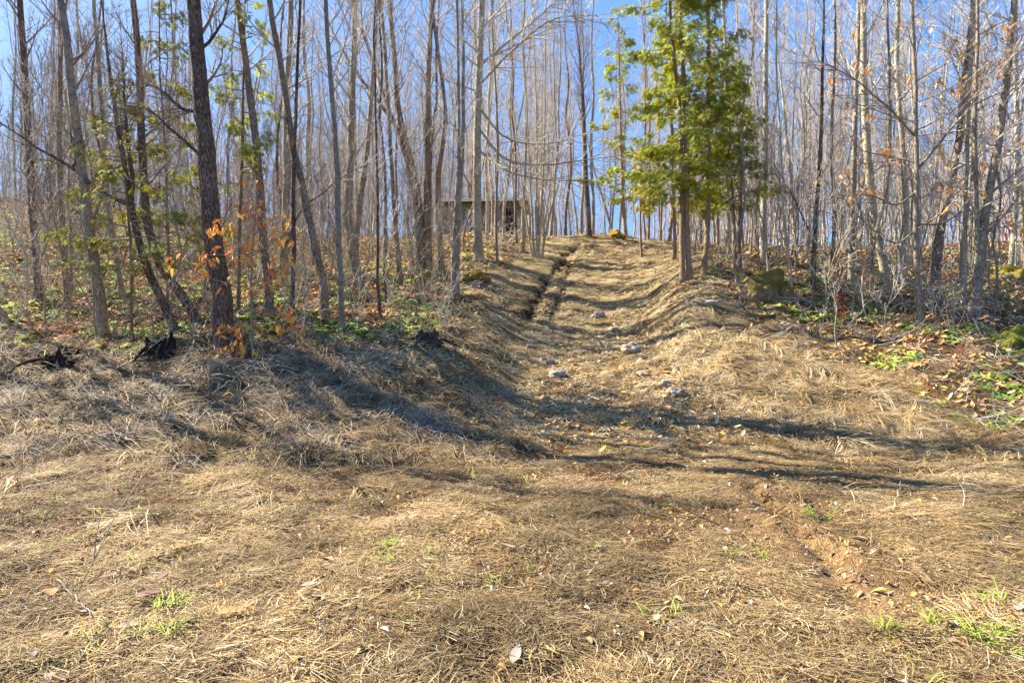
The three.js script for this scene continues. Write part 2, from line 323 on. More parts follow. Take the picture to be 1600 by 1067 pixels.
function resample(pts, R, wob, k = 3) {                       // smooth a hand-placed course and make it a little uneven
  const c = new THREE.CatmullRomCurve3(pts, false, 'centripetal'), n = Math.max(8, pts.length * k), l = c.getSpacedPoints(n);
  for (let i = 1; i < n; i++) { l[i].x += (R() - 0.5) * wob; l[i].z += (R() - 0.5) * wob; }
  return l;
}
const treeSpots = [];
// s: { b: foot in the photo, w: girth seen there, p: further points of the trunk, top: full height, sty, bark, label, stems: more trunks, boughs: hand-placed limbs }
function namedTree(s, seed) {
  const R = rng(seed), foot = s.d ? V((s.b[0] - 800) / F * s.d, 0, -s.d) : ray(s.b[0], s.b[1]); foot.y = height(foot.x, foot.z);
  const d = -foot.z, t = thing(s.name || 'bare_tree', s.label, 'tree', foot), H = s.top || 13;
  treeSpots.push([foot.x, foot.z]);
  const at = (q) => V((q[0] - 800) / F * d - foot.x, EYE + (533.5 - q[1]) / F * d - foot.y, q[2] || 0);
  const bg = new GB(), tips = [], sty = { ...STY[s.sty || 'maple'], ...(s.o || {}) };
  const hide = (y) => foot.y + y < EYE + 620 / F * d;
  for (const st of [s, ...(s.stems || [])]) {
    const f0 = st === s ? V(0, -0.12, 0) : at(st.b).setY(-0.12), pts = [f0, ...st.p.map(at)];
    const a = pts[pts.length - 1], b = pts[pts.length - 2], dir = a.clone().sub(b).normalize(); dir.y = Math.max(dir.y, 0.6); dir.normalize();
    const HH = (st.top || H), last = a.clone();
    while (last.y < HH) { dir.lerp(V(0, 1, 0), 0.15); last.addScaledVector(dir, 2.2); pts.push(last.clone().add(V((R() - 0.5) * 0.25, 0, (R() - 0.5) * 0.25))); }
    const path = resample(pts, R, 0.02), r0 = (st.w || s.w) / F * d / 2, total = path[path.length - 1].y;
    const rad = path.map((p) => r0 * Math.max(0.05, Math.pow(1 - clamp(p.y / total) * 0.97, 0.8)));
    const tg = new GB(), moss = s.moss || 0, sd = R() * 20;
    tube(tg, path, rad, r0 > 0.06 ? 12 : 8, { wob: 0.09, flare: s.flare ?? 0.35, seed: sd, tint: (k, p) => { const m = moss * ss(2.2, 0, p.y) * (0.6 + 0.4 * n3(p.x * 9, p.y * 3, sd)), v = 0.9 + 0.2 * n3(sd, p.y * 1.4, 1); return [lerp(1, 0.75, m) * v, v, lerp(1, 0.4, m) * v]; } });
    part('trunk', tg.build(), M[s.bark || 'grey'], t);
    branchesOn(bg, path, rad, sty, R, total, hide, tips);
  }
  const hand = new GB();
  for (const bo of s.boughs || []) {
    const pts = resample(bo.p.map(at), R, 0.03, 3), r = bo.w / F * d / 2;
    tube(hand, pts, pts.map((_, i) => r * (1 - 0.75 * i / (pts.length - 1))), 7, { wob: 0.1, seed: R() * 9 });
    for (let i = 2; i < pts.length; i++) for (let k = 0; k < (bo.n ?? 2); k++) {
      const dir = pts[i].clone().sub(pts[i - 1]).normalize(), ax = V(R() - 0.5, R() - 0.5, R() - 0.5).cross(dir).normalize();
      limb(bg, pts[i], dir.applyAxisAngle(ax, 0.5 + R() * 0.5), (bo.len || 0.9) * (0.5 + R()), Math.max(0.006, r * 0.3), 1, R, sty, tips);
    }
  }
  if (s.boughs) part('bough', hand.build(), M[s.bark || 'grey'], t);
  part('branches', bg.build(), s.twig || M.twig, t);
  return { t, tips, foot, d, R, at };
}
const leafG = (() => {                                        // curled dry leaves, a few shapes
  const make = (curl, fold, seed) => {
    const R = rng(seed), gb = new GB(), n = 5;
    for (let i = 0; i <= n; i++) {
      const t = i / n, w = 0.2 * Math.pow(Math.sin(Math.PI * Math.pow(t * 0.96 + 0.03, 0.8)), 0.9), y = -curl * t * t, j = (R() - 0.5) * 0.03;
      gb.v(t, y + w * fold + j, w, 0, 1, 0, 0, t); gb.v(t, y, 0, 0, 1, 0, 0.5, t); gb.v(t, y + w * fold - j, -w, 0, 1, 0, 1, t);
    }
    for (let i = 0; i < n; i++) for (const k of [0, 1]) { const a = i * 3 + k, b = a + 3; gb.i.push(a, b, a + 1, b, b + 1, a + 1); }
    const g = gb.build(); g.computeVertexNormals(); return g;
  };
  return [make(0.3, 0.5, 1), make(0.55, 0.8, 2), make(0.1, 1.1, 3), make(-0.25, 0.35, 4)];
})();
const leafMats = [[0.97, 0.38, 0.05], [0.92, 0.48, 0.09], [0.85, 0.27, 0.045], [0.97, 0.56, 0.12]].map(([r, g, b]) => new THREE.MeshPhysicalMaterial({ color: C(r, g, b), roughness: 0.75, transmission: 0.45, side: THREE.DoubleSide }));
function hangLeaf(parent, p, size, R) {
  const o = part('leaf', leafG[R() * 4 | 0], leafMats[R() * 4 | 0], parent);
  o.position.copy(p); o.scale.setScalar(size * (0.7 + 0.6 * R()));
  o.rotation.set((R() - 0.5) * 2.2, R() * tau, -0.6 - R() * 0.9, 'YXZ');
}
const L = [
  { b: [350, 542], w: 31, p: [[346, 450], [336, 400], [326, 300], [318, 200], [308, 100], [302, 0]], bark: 'dark', twig: M.darktwig, top: 15, label: 'thickest dark brown trunk, furrowed, directly behind the orange-leaved sapling', o: { from: 0.3, per: 1.6 }, boughs: [{ p: [[316, 175], [285, 170], [250, 140], [225, 130]], w: 7 }, { p: [[312, 80], [330, 60], [352, 20], [360, -20]], w: 6 }, { p: [[322, 250], [270, 205], [230, 170], [200, 165]], w: 6, n: 2 }] },
  { b: [160, 528], w: 17, p: [[157, 470], [148, 420], [138, 350], [128, 270], [112, 150], [100, 40], [92, -20]], bark: 'grey', moss: 0.5, twig: M.darktwig, label: 'grey lichen-flecked trunk standing between the two black stumps', o: { from: 0.35 } },
  { b: [278, 520], w: 14, p: [[262, 490], [245, 455], [226, 410], [212, 360], [204, 318]], bark: 'dark', twig: M.darktwig, top: 5.5, label: 'leaning dark tree with one long crooked bough stretching out to the picture edge', name: 'crooked_tree', o: { per: 1.2, from: 0.5 }, boughs: [{ p: [[203, 320], [182, 312], [150, 294], [120, 268], [98, 254], [60, 232], [22, 206], [-5, 188]], w: 7.5, n: 1, len: 0.6 }, { p: [[112, 264], [117, 250], [118, 236], [111, 222], [110, 200]], w: 4.5, n: 1 }, { p: [[204, 322], [206, 280], [200, 230], [194, 160], [190, 80]], w: 8 }] },
  { b: [312, 505], w: 15, p: [[296, 478], [262, 432], [242, 395], [230, 350], [222, 260], [218, 150], [212, 40]], bark: 'dark', twig: M.darktwig, label: 'dark tree leaning steeply away, base just behind the thick trunk', name: 'leaning_tree' },
  { b: [62, 478], w: 12, p: [[56, 400], [48, 300], [40, 150], [30, 0]], bark: 'dark', label: 'dark upright trunk nearest the far edge of the hillside wood', twig: M.darktwig, top: 17 },
  { b: [12, 505], w: 15, p: [[-25, 450], [-50, 390], [-90, 300]], bark: 'brown', label: 'brown trunk slanting out of view low at the hillside edge', o: { from: 0.4 }, name: 'leaning_tree' },
  { b: [104, 480], w: 9, p: [[102, 420], [95, 340], [92, 200], [94, 60]], bark: 'brown', label: 'slim brown tree between the edge trunk and the lichen-flecked trunk', top: 16 },
  { b: [192, 470], w: 8, p: [[184, 420], [170, 330], [160, 200], [150, 60]], bark: 'grey', label: 'slim grey tree behind the crooked tree, sunlit leaves around its foot', top: 17 },
  { b: [423, 494], w: 14, p: [[418, 440], [412, 380], [402, 250], [388, 130], [374, 30]], bark: 'brown', label: 'tan brown trunk beside the orange sapling with a beige foot', top: 15, o: { from: 0.35 } },
  { b: [457, 500], w: 7, p: [[458, 400], [459, 280], [462, 150], [468, 20]], bark: 'dark', label: 'straight dark pole-thin tree between the orange sapling and the S-curved trunk', sty: 'thin', twig: M.darktwig },
  { b: [441, 455], w: 14, p: [[444, 380], [448, 280], [447, 160], [452, 80], [454, 0]], bark: 'grey', label: 'grey trunk crossing close behind the S-curved trunk', top: 17 },
  { b: [509, 500], w: 13, p: [[506, 450], [492, 385], [474, 300], [456, 220], [446, 150], [434, 80], [420, 0]], bark: 'brown', label: 'brown S-curved trunk sweeping over to one side as it rises', top: 15, boughs: [{ p: [[440, 400], [470, 330], [505, 300], [545, 270], [580, 255]], w: 4, n: 2 }] },
  { b: [535, 518], w: 9.5, p: [[531, 440], [528, 350], [526, 250], [518, 150], [511, 60], [508, -10]], bark: 'grey', label: 'upright grey trunk right of the S-curved trunk, straight to the top', top: 14 },
  { b: [564, 452], w: 14, p: [[553, 405], [543, 340], [546, 260], [550, 150], [554, 20]], bark: 'grey', label: 'grey two-stemmed tree whose stems part in a V near the ground', top: 16, stems: [{ b: [566, 452], w: 9, p: [[556, 400], [560, 340], [572, 250], [582, 120], [588, 10]] }] },
  { b: [594, 500], w: 5, p: [[590, 430], [590, 300], [587, 190], [584, 60]], bark: 'dark', label: 'thin dark sapling standing in green ground plants before the big clump', sty: 'thin', name: 'sapling' },
  { b: [628, 447], w: 8, p: [[620, 385], [614, 300], [607, 180], [600, 60]], bark: 'brown', label: 'slim brown trunk just left of the big many-stemmed tree', top: 15 },
  { b: [660, 432], w: 12, p: [[659, 380], [651, 290], [634, 225], [622, 170], [616, 90], [608, 0]], bark: 'brown', moss: 0.8, flare: 0.6, top: 16, label: 'big many-stemmed mossy tree splaying upward from one mossy base', name: 'multi_stemmed_tree', stems: [{ b: [671, 432], w: 12, p: [[667, 340], [668, 250], [668, 150], [673, 40]] }, { b: [690, 428], w: 9, p: [[687, 350], [685, 275], [696, 190], [688, 110], [676, 20]] }, { b: [655, 432], w: 8, p: [[650, 330], [628, 230], [600, 150], [570, 60], [545, 0]] }], boughs: [{ p: [[636, 228], [600, 170], [555, 110], [520, 50], [500, 0]], w: 7, n: 2, len: 1.2 }] },
  { b: [708, 467], w: 7.5, p: [[711, 350], [716, 270], [716, 150], [714, 0]], bark: 'grey', label: 'twin-stemmed grey tree with touching stems before the pale smooth trunk', top: 14, stems: [{ b: [714, 466], w: 7.5, p: [[716, 350], [722, 240], [724, 120], [722, 0]] }] },
  { b: [747, 408], w: 15, p: [[745, 300], [747, 150], [754, 0]], bark: 'pale', label: 'pale smooth-barked trunk standing in front of the cabin window', top: 19, sty: 'beech', o: { from: 0.3, per: 2.2 }, boughs: [{ p: [[748, 200], [790, 255, 0.5], [850, 270, 1], [905, 268, 1.4], [965, 262, 1.5]], w: 4, n: 3, len: 1.6 }, { p: [[748, 235], [800, 282, 1], [850, 298, 1.5], [910, 304, 2]], w: 4, n: 3, len: 1.4 }, { p: [[750, 170], [790, 215, 0], [850, 225, 0], [940, 200, 0]], w: 4, n: 3, len: 1.6 }, { p: [[752, 100], [800, 60, 0], [850, 20, 0], [880, -10, 0]], w: 5, n: 3, len: 1.6 }, { p: [[751, 130], [800, 100, 1], [860, 75, 2], [920, 70, 2]], w: 4, n: 3, len: 1.6 }] },
  { b: [777, 412], w: 4, p: [[776, 330], [778, 220], [774, 120]], bark: 'grey', label: 'thin pole tree right of the pale smooth trunk, before the cabin wall', sty: 'thin' },
  { b: [836, 404], w: 4.5, p: [[832, 350], [828, 270], [822, 150]], bark: 'pale', flare: 0.1, top: 10, sty: 'thin', label: 'clump of thin pale saplings at the rutted edge of the track', name: 'sapling_clump', stems: [{ b: [841, 404], w: 4.5, p: [[845, 340], [850, 250], [852, 120]] }, { b: [833, 404], w: 3.5, p: [[822, 340], [812, 250]], top: 6 }, { b: [845, 403], w: 4, p: [[858, 340], [872, 290], [885, 240]], top: 6 }, { b: [839, 405], w: 4, p: [[838, 330], [839, 220], [836, 100]] }, { b: [848, 402], w: 3, p: [[851, 350], [858, 300]], top: 5 }] },
  { b: [921, 373], d: 27.5, w: 9, p: [[917, 300], [913, 200], [908, 110], [903, 60]], bark: 'dark', twig: M.darktwig, top: 10.5, label: 'lone dark slender tree at the very top of the track', o: { from: 0.42, per: 4.2, ang: [0.35, 0.7], len: 0.2 } },
  { b: [960, 372], d: 31, w: 4, p: [[945, 320], [932, 280]], bark: 'grey', label: 'small slanting grey sapling beside the lone tree at the track top', sty: 'thin', top: 6, name: 'sapling' },
  { b: [1193, 414], w: 10, p: [[1193, 340], [1196, 250], [1197, 100], [1198, 0]], bark: 'pale', label: 'pale birch-like trunk right of the cedars behind the mossy boulder', top: 17, o: { from: 0.4 } },
  { b: [1237, 474], w: 4.5, p: [[1236, 430], [1225, 340], [1222, 250], [1214, 100]], bark: 'pale', label: 'thin pale sapling right in front of the mossy boulder', sty: 'thin', name: 'sapling', top: 8 },
  { b: [1270, 458], w: 7.5, p: [[1272, 400], [1276, 330], [1282, 250], [1285, 130], [1288, 20]], bark: 'dark', twig: M.darktwig, label: 'slim dark tree just right of the mossy boulder', top: 10, boughs: [{ p: [[1272, 380], [1255, 340], [1230, 290], [1205, 250]], w: 3, n: 2 }] },
  { b: [1330, 442], w: 9, p: [[1333, 350], [1336, 200], [1342, 40]], bark: 'grey', label: 'grey trunk behind the red dogwood stems', top: 15 },
  { b: [1300, 430], w: 6, p: [[1304, 350], [1300, 220], [1306, 80]], bark: 'brown', label: 'thin brown tree between the slim dark tree and the red stems', sty: 'thin', top: 13 },
  { b: [1386, 442], w: 14, p: [[1376, 385], [1364, 325], [1357, 250], [1352, 150], [1349, 20]], bark: 'pale', label: 'pale stout trunk bowing out at the bright end of the thicket', top: 16, o: { from: 0.3 } },
  { b: [1412, 448], w: 10, p: [[1406, 400], [1417, 340], [1412, 250], [1402, 100]], bark: 'pale', label: 'pale crooked trunk in the middle of the thicket', top: 14 },
  { b: [1439, 502], w: 8.5, p: [[1436, 455], [1432, 385], [1433, 270], [1431, 140], [1426, 0]], bark: 'grey', twig: M.darktwig, sty: 'beech', label: 'beech with wide low boughs and clinging orange leaves at the thicket front', top: 12, leaves: 120, name: 'beech_tree', boughs: [{ p: [[1433, 215], [1385, 165], [1330, 120], [1280, 95]], w: 4.5, n: 3, len: 1 }, { p: [[1432, 300], [1400, 320], [1360, 305], [1300, 310]], w: 3.5, n: 2 }, { p: [[1434, 265], [1475, 215], [1520, 160], [1560, 70]], w: 4.5, n: 3, len: 1 }, { p: [[1433, 350], [1470, 350], [1510, 330], [1570, 335]], w: 3.5, n: 2 }, { p: [[1432, 360], [1400, 380], [1355, 350], [1310, 300]], w: 3.5, n: 2 }] },
  { b: [1461, 448], w: 14, p: [[1470, 360], [1484, 290], [1500, 215], [1510, 110], [1522, 0]], bark: 'brown', label: 'brown trunk leaning outward behind the front beech', top: 14, leaves: 60, name: 'beech_tree', sty: 'beech' },
  { b: [1524, 500], w: 14, p: [[1531, 430], [1538, 360], [1546, 300], [1562, 220], [1576, 100], [1586, 0]], bark: 'grey', label: 'grey forked tree with a second stem slanting from its foot, wood edge', sty: 'beech', top: 12, leaves: 85, name: 'beech_tree', stems: [{ b: [1514, 462], w: 8, p: [[1526, 430], [1528, 340], [1524, 200], [1528, 60]], top: 11 }], boughs: [{ p: [[1545, 305], [1575, 280], [1610, 255]], w: 5, n: 3 }, { p: [[1538, 370], [1565, 340], [1600, 300]], w: 5, n: 3 }] },
  { b: [1506, 484], w: 6.5, p: [[1509, 400], [1510, 320], [1514, 180], [1520, 40]], bark: 'pale', label: 'thin pale tree standing just left of the grey forked tree', top: 11, sty: 'thin' },
  { b: [1362, 455], w: 6, p: [[1366, 380], [1385, 300], [1392, 180], [1388, 40]], bark: 'grey', label: 'slim grey tree crossing behind the bowed pale trunk', top: 13, sty: 'thin', leaves: 40 },
  { b: [1580, 425], w: 9, p: [[1586, 350], [1590, 250], [1588, 60]], bark: 'pale', label: 'pale trunk farthest along the wood edge beyond the forked tree', top: 15 },
];
L.forEach((s, i) => {
  const r = namedTree(s, 100 + i * 7);
  if (s.leaves) {
    const vis = r.tips.filter((p) => { const y = p.y + r.foot.y, d = -(p.z + r.foot.z); return y < EYE + 500 / F * d; });
    for (let k = 0; k < s.leaves && vis.length; k++) hangLeaf(r.t, vis[r.R() * vis.length | 0], 0.15, r.R);
  }
});

// ------------------------------------------------------------------ the sapling that kept its orange leaves
{
  const foot = onGround(394, 562), d = -foot.z, R = rng(909), t = thing('orange_leaved_sapling', 'thin sapling full of bright orange dry leaves before the thick dark trunk', 'sapling', foot);
  const at = (x, y, z = 0) => V((x - 800) / F * d - foot.x, EYE + (533.5 - y) / F * d - foot.y, z);
  const st = resample([V(0, -0.1, 0), at(393, 500), at(392, 440), at(394, 390), at(398, 340), at(402, 280), at(404, 240)], R, 0.02), g = new GB();
  tube(g, st, st.map((_, i) => 0.026 * (1 - 0.75 * i / st.length)), 7); part('stem', g.build(), M.grey, t);
  const bg = new GB();
  for (const b of [
    [[393, 450], [352, 442], [316, 426], [284, 406]], [[393, 405], [368, 375], [346, 342]], [[394, 390], [400, 360], [406, 330], [402, 270]], [[394, 400], [430, 372], [448, 352]],
    [[393, 445], [440, 428], [466, 404]], [[393, 522], [362, 516], [330, 512]], [[393, 505], [430, 500], [484, 516]], [[393, 545], [370, 540], [346, 550]], [[394, 395], [352, 400], [324, 402]],
    [[397, 345], [385, 320], [376, 300]], [[393, 500], [440, 484], [462, 498]], [[393, 470], [405, 440], [412, 420]], [[395, 370], [415, 345], [428, 330]], [[394, 420], [370, 392], [366, 360]],
  ]) {
    const z = (R() - 0.35) * 0.9, pts = resample(b.map(([x, y], i) => at(x, y, z * i / (b.length - 1))), R, 0.03);
    tube(bg, pts, pts.map((_, i) => 0.009 * (1 - 0.6 * i / pts.length)), 4);
    for (let k = 0; k < 21; k++) { const q = Math.pow(R(), 0.7) * (pts.length - 1), i = Math.min(pts.length - 2, q | 0), p = pts[i].clone().lerp(pts[i + 1], q - i).add(V((R() - 0.5) * 0.42, (R() - 0.5) * 0.26, (R() - 0.5) * 0.42)); hangLeaf(t, p, 0.14, R); }
  }
  part('branches', bg.build(), M.darktwig, t);
}

// ------------------------------------------------------------------ cedars
const sprayG = (() => {                                       // one flat drooping fan of scale leaves
  const gb = new GB(), R = rng(31);
  const leaf = (x, y, z, dx, dz, l, w, dy) => {
    const s = gb.count, px = -dz * w, pz = dx * w;
    gb.v(x, y, z, 0, 1, 0, 0, 0); gb.v(x + dx * l * 0.5 + px, y + dy * 0.4, z + dz * l * 0.5 + pz, 0.2, 0.9, 0, 0, 0); gb.v(x + dx * l, y + dy, z + dz * l, 0, 1, 0, 0, 0); gb.v(x + dx * l * 0.5 - px, y + dy * 0.4, z + dz * l * 0.5 - pz, -0.2, 0.9, 0, 0, 0);
    gb.i.push(s, s + 1, s + 2, s, s + 2, s + 3);
  };
  leaf(0, 0, 0, 1, 0, 1, 0.035, -0.3);
  for (let k = 0; k < 7; k++) for (const q of [-1, 1]) {
    const t = 0.12 + k * 0.125, a = q * (0.62 + R() * 0.25), l = (0.55 - 0.045 * k) * (0.8 + 0.4 * R()), y = -0.3 * t * t + (R() - 0.5) * 0.06;
    leaf(t, y, 0, Math.cos(a), Math.sin(a), l, 0.045, -0.16 * R());
    for (const e of [0.45, 0.75]) leaf(t + Math.cos(a) * l * e, y - 0.05, Math.sin(a) * l * e, Math.cos(a * 0.3), Math.sin(a * 0.3), l * 0.5, 0.05, -0.08);
  }
  return gb.build();
})();
const X = V(1, 0, 0), Y = V(0, 1, 0), Z = V(0, 0, 1);
function scatterMesh(name, g, m, list, parent = scene) {      // list of [position, quaternion, scale, colour]
  const o = new THREE.InstancedMesh(g, m, list.length), mt = new THREE.Matrix4(), s = V();
  list.forEach(([p, q, k, c], i) => { o.setMatrixAt(i, mt.compose(p, q, s.setScalar(k))); o.setColorAt(i, c); });
  o.name = name; parent.add(o); return o;
}
const turn = (yaw, pitch, roll) => new THREE.Quaternion().setFromEuler(new THREE.Euler(roll, yaw, pitch, 'YXZ'));
function cedar(s, seed) {
  const R = rng(seed), foot = s.d ? V((s.b[0] - 800) / F * s.d, 0, -s.d) : ray(s.b[0], s.b[1]); foot.y = height(foot.x, foot.z);
  const d = -foot.z, t = thing('cedar_tree', s.label, 'tree', foot), at = (q) => V((q[0] - 800) / F * d - foot.x, EYE + (533.5 - q[1]) / F * d - foot.y, q[2] || 0), bg = new GB(), fol = [];
  treeSpots.push([foot.x, foot.z]);
  for (const st of [s, ...(s.stems || [])]) {
    const pts = [st === s ? V(0, -0.12, 0) : at(st.b).setY(-0.12), ...st.p.map(at)], last = pts[pts.length - 1].clone();
    while (last.y < s.top) { last.y += 1.5; last.x += (R() - 0.5) * 0.15; pts.push(last.clone()); }
    const path = resample(pts, R, 0.02), r0 = st.w / F * d / 2 * 0.82, tot = path[path.length - 1].y, tg = new GB(), rad = path.map((p) => Math.max(0.008, r0 * Math.pow(1 - clamp(p.y / tot) * 0.97, 0.75)));
    tube(tg, path, rad, 10, { wob: 0.1, flare: 0.4, seed: R() * 9 }); part('trunk', tg.build(), M.cedar, t);
    const y0 = EYE + (533.5 - s.low) / F * d - foot.y, n = Math.round(s.limbs * (tot - y0) / tot / (1 + (s.stems || []).length * 0.4));
    for (let k = 0; k < n; k++) {
      const f = (k + R()) / n, y = lerp(y0, tot, f); let i = 0; while (i < path.length - 2 && path[i + 1].y < y) i++;
      const p0 = path[i].clone().lerp(path[i + 1], clamp((y - path[i].y) / (path[i + 1].y - path[i].y))), az = R() * tau, reach = s.reach * (1.05 - 0.9 * f) * (0.5 + 0.7 * R()) * (f < 0.06 ? 0.6 : 1);
      const mid = p0.clone().add(V(Math.cos(az) * reach * 0.5, -0.04 * reach + 0.1 * (R() - 0.3), Math.sin(az) * reach * 0.5)), end = p0.clone().add(V(Math.cos(az + 0.2) * reach, (s.rise ?? 0.12) * reach + (R() - 0.5) * 0.25, Math.sin(az + 0.2) * reach));
      const lp = new THREE.QuadraticBezierCurve3(p0, mid, end).getPoints(6);
      tube(bg, lp, lp.map((_, q) => 0.016 * (1 - 0.75 * q / 6)), 4);
      const m = Math.round(s.dense * reach);
      for (let q = 0; q < m; q++) {
        const u = lerp(s.bare ?? 0.25, 1, Math.sqrt(R())), pp = lp[Math.min(5, u * 6 | 0)].clone().lerp(lp[Math.min(6, (u * 6 | 0) + 1)], (u * 6) % 1).add(V((R() - 0.5) * 0.28, (R() - 0.62) * 0.24, (R() - 0.5) * 0.28));
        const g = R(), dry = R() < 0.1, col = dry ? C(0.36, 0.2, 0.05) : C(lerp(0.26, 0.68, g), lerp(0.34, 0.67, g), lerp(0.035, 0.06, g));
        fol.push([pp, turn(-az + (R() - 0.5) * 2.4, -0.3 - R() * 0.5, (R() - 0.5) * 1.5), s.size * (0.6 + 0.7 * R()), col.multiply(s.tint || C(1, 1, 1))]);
      }
    }
  }
  part('branches', bg.build(), M.darktwig, t);
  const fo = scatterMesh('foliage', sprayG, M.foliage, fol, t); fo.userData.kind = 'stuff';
}
const CED = { low: 322, limbs: 80, reach: 1.5, dense: 84, size: 0.115, top: 12.5, bare: 0.12 };
[
  { ...CED, b: [1078, 440], w: 12, p: [[1074, 350], [1072, 200], [1063, 0]], label: 'tallest sunlit cedar at the front of its group with two joined pale trunks', stems: [{ b: [1067, 438], w: 10, p: [[1066, 350], [1064, 200], [1048, 20]] }], low: 312, reach: 1.6, limbs: 130, dense: 82 },
  { ...CED, b: [1099, 431], w: 11, p: [[1104, 380], [1107, 300], [1108, 150], [1106, 0]], label: 'cedar with a slightly bent trunk right beside the two-trunked cedar', low: 326, limbs: 88, dense: 76 },
  { ...CED, b: [1148, 424], w: 7.5, p: [[1147, 350], [1142, 250], [1140, 150]], top: 5.6, label: 'short twin-stemmed cedar at the side of the group towards the boulder', low: 334, reach: 1.15, stems: [{ b: [1156, 421], w: 6.5, p: [[1157, 350], [1160, 250]] }], limbs: 60 },
  { ...CED, b: [1055, 407], w: 7, p: [[1053, 300], [1048, 180], [1040, 60]], top: 10, label: 'slender cedar just behind the two-trunked cedar, nearer the track', low: 335, reach: 1.5, limbs: 78, dense: 74 },
  { ...CED, b: [1003, 403], w: 5.5, p: [[1001, 350], [1002, 290]], top: 4.2, label: 'small golden young cedar on a thin pale stem beside the track', low: 328, reach: 0.9, limbs: 55, dense: 30, size: 0.12, dense: 85, tint: C(1.35, 1.15, 0.9) },
  { ...CED, b: [978, 371], d: 28.5, w: 8, p: [[973, 300], [970, 200], [968, 110]], top: 9.5, label: 'sparse cedar at the top of the track with drooping boughs', low: 315, reach: 2.0, limbs: 60, dense: 40, size: 0.17 },
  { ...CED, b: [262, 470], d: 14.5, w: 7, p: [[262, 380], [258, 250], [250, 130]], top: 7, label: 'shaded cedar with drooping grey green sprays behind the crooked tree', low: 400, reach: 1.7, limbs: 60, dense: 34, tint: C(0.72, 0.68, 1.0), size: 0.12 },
  { ...CED, b: [372, 470], d: 14, w: 8, p: [[374, 380], [378, 250], [380, 120]], top: 7.5, label: 'cedar between the thick dark trunk and the tan trunk, olive sprays up high', low: 290, reach: 1.0, limbs: 46, dense: 52, size: 0.12 },
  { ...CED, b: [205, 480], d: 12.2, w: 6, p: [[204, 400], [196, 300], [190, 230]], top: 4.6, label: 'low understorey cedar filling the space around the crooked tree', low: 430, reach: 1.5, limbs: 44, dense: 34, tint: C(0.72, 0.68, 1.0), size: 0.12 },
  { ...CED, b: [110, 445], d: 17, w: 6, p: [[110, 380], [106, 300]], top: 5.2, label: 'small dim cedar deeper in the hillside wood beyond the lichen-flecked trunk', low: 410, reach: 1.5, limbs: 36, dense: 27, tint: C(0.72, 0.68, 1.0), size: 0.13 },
].forEach((s, i) => cedar(s, 600 + i * 13));

// ------------------------------------------------------------------ the many other trees of the wood
function proto(seed, H, r0, sty, bend) {
  const R = rng(seed), pts = [V(0, -0.4, 0)]; let dx = 0, dz = 0;
  for (let k = 1; k <= 9; k++) { dx += (R() - 0.5) * bend * 1.5; dz += (R() - 0.5) * bend * 1.5; pts.push(V(dx, H * k / 9, dz)); }
  const path = resample(pts, R, 0.02, 2), rad = path.map((p) => r0 * Math.max(0.06, Math.pow(1 - clamp(p.y / H) * 0.96, 0.8))), tg = new GB(), bg = new GB();
  tube(tg, path, rad, 8, { wob: 0.08, flare: 0.25, seed });
  if (R() < 0.3) {                                            // a fork
    const i0 = 3 + (R() * path.length * 0.4 | 0), fp = [path[i0].clone()], az = R() * tau, m = 6; let ang = 0.35;
    for (let k = 1; k <= m; k++) { const st = (H - path[i0].y) * 0.85 / m; fp.push(fp[k - 1].clone().add(V(Math.cos(az) * st * ang, st, Math.sin(az) * st * ang))); ang *= 0.7; }
    const c = resample(fp, R, 0.03, 2), fr = c.map((_, k) => rad[i0] * 0.72 * (1 - 0.93 * k / (c.length - 1)));
    tube(tg, c, fr, 7, { wob: 0.08, seed: seed + 1 }); branchesOn(bg, c, fr, { ...STY.maple, kids: [4, 3], minR: 0.0048, per: 1.9, from: 0.25, thick: 0.28, ...sty }, R, c[c.length - 1].y - c[0].y, () => true);
  }
  branchesOn(bg, path, rad, { ...STY.maple, kids: [5, 3], minR: 0.0048, per: 1.9, from: 0.2, thick: 0.25, ...sty }, R, H, () => true);
  return [tg.build(), bg.build()];
}
const kinds = [[14, 0.085, {}, 0.35, 'grey'], [16, 0.11, {}, 0.3, 'pale'], [12, 0.06, { per: 2.4 }, 0.45, 'brown'], [13, 0.075, { up: 0.2, ang: [0.7, 1.2] }, 0.4, 'grey'], [9, 0.04, { per: 2.6, from: 0.15 }, 0.35, 'pale'], [15, 0.09, { ang: [0.35, 0.7] }, 0.35, 'dark'], [10, 0.05, { per: 2.4, from: 0.12 }, 0.5, 'brown'], [17, 0.12, { from: 0.35 }, 0.25, 'grey']];
kinds.push([15, 0.09, { minR: 0.009, per: 2.6, kids: [6, 3] }, 0.35, 'grey'], [13, 0.07, { minR: 0.009, per: 2.8, kids: [6, 3], up: 0.2, ang: [0.6, 1.1] }, 0.4, 'pale'], [16, 0.1, { minR: 0.009, per: 2.4, kids: [6, 3], ang: [0.35, 0.7] }, 0.3, 'brown']);
const protos = kinds.map((k, i) => [...proto(2000 + i, k[0], k[1], k[2], k[3]), M[k[4]], k[4] === 'dark' ? M.darktwig : M.twig]);
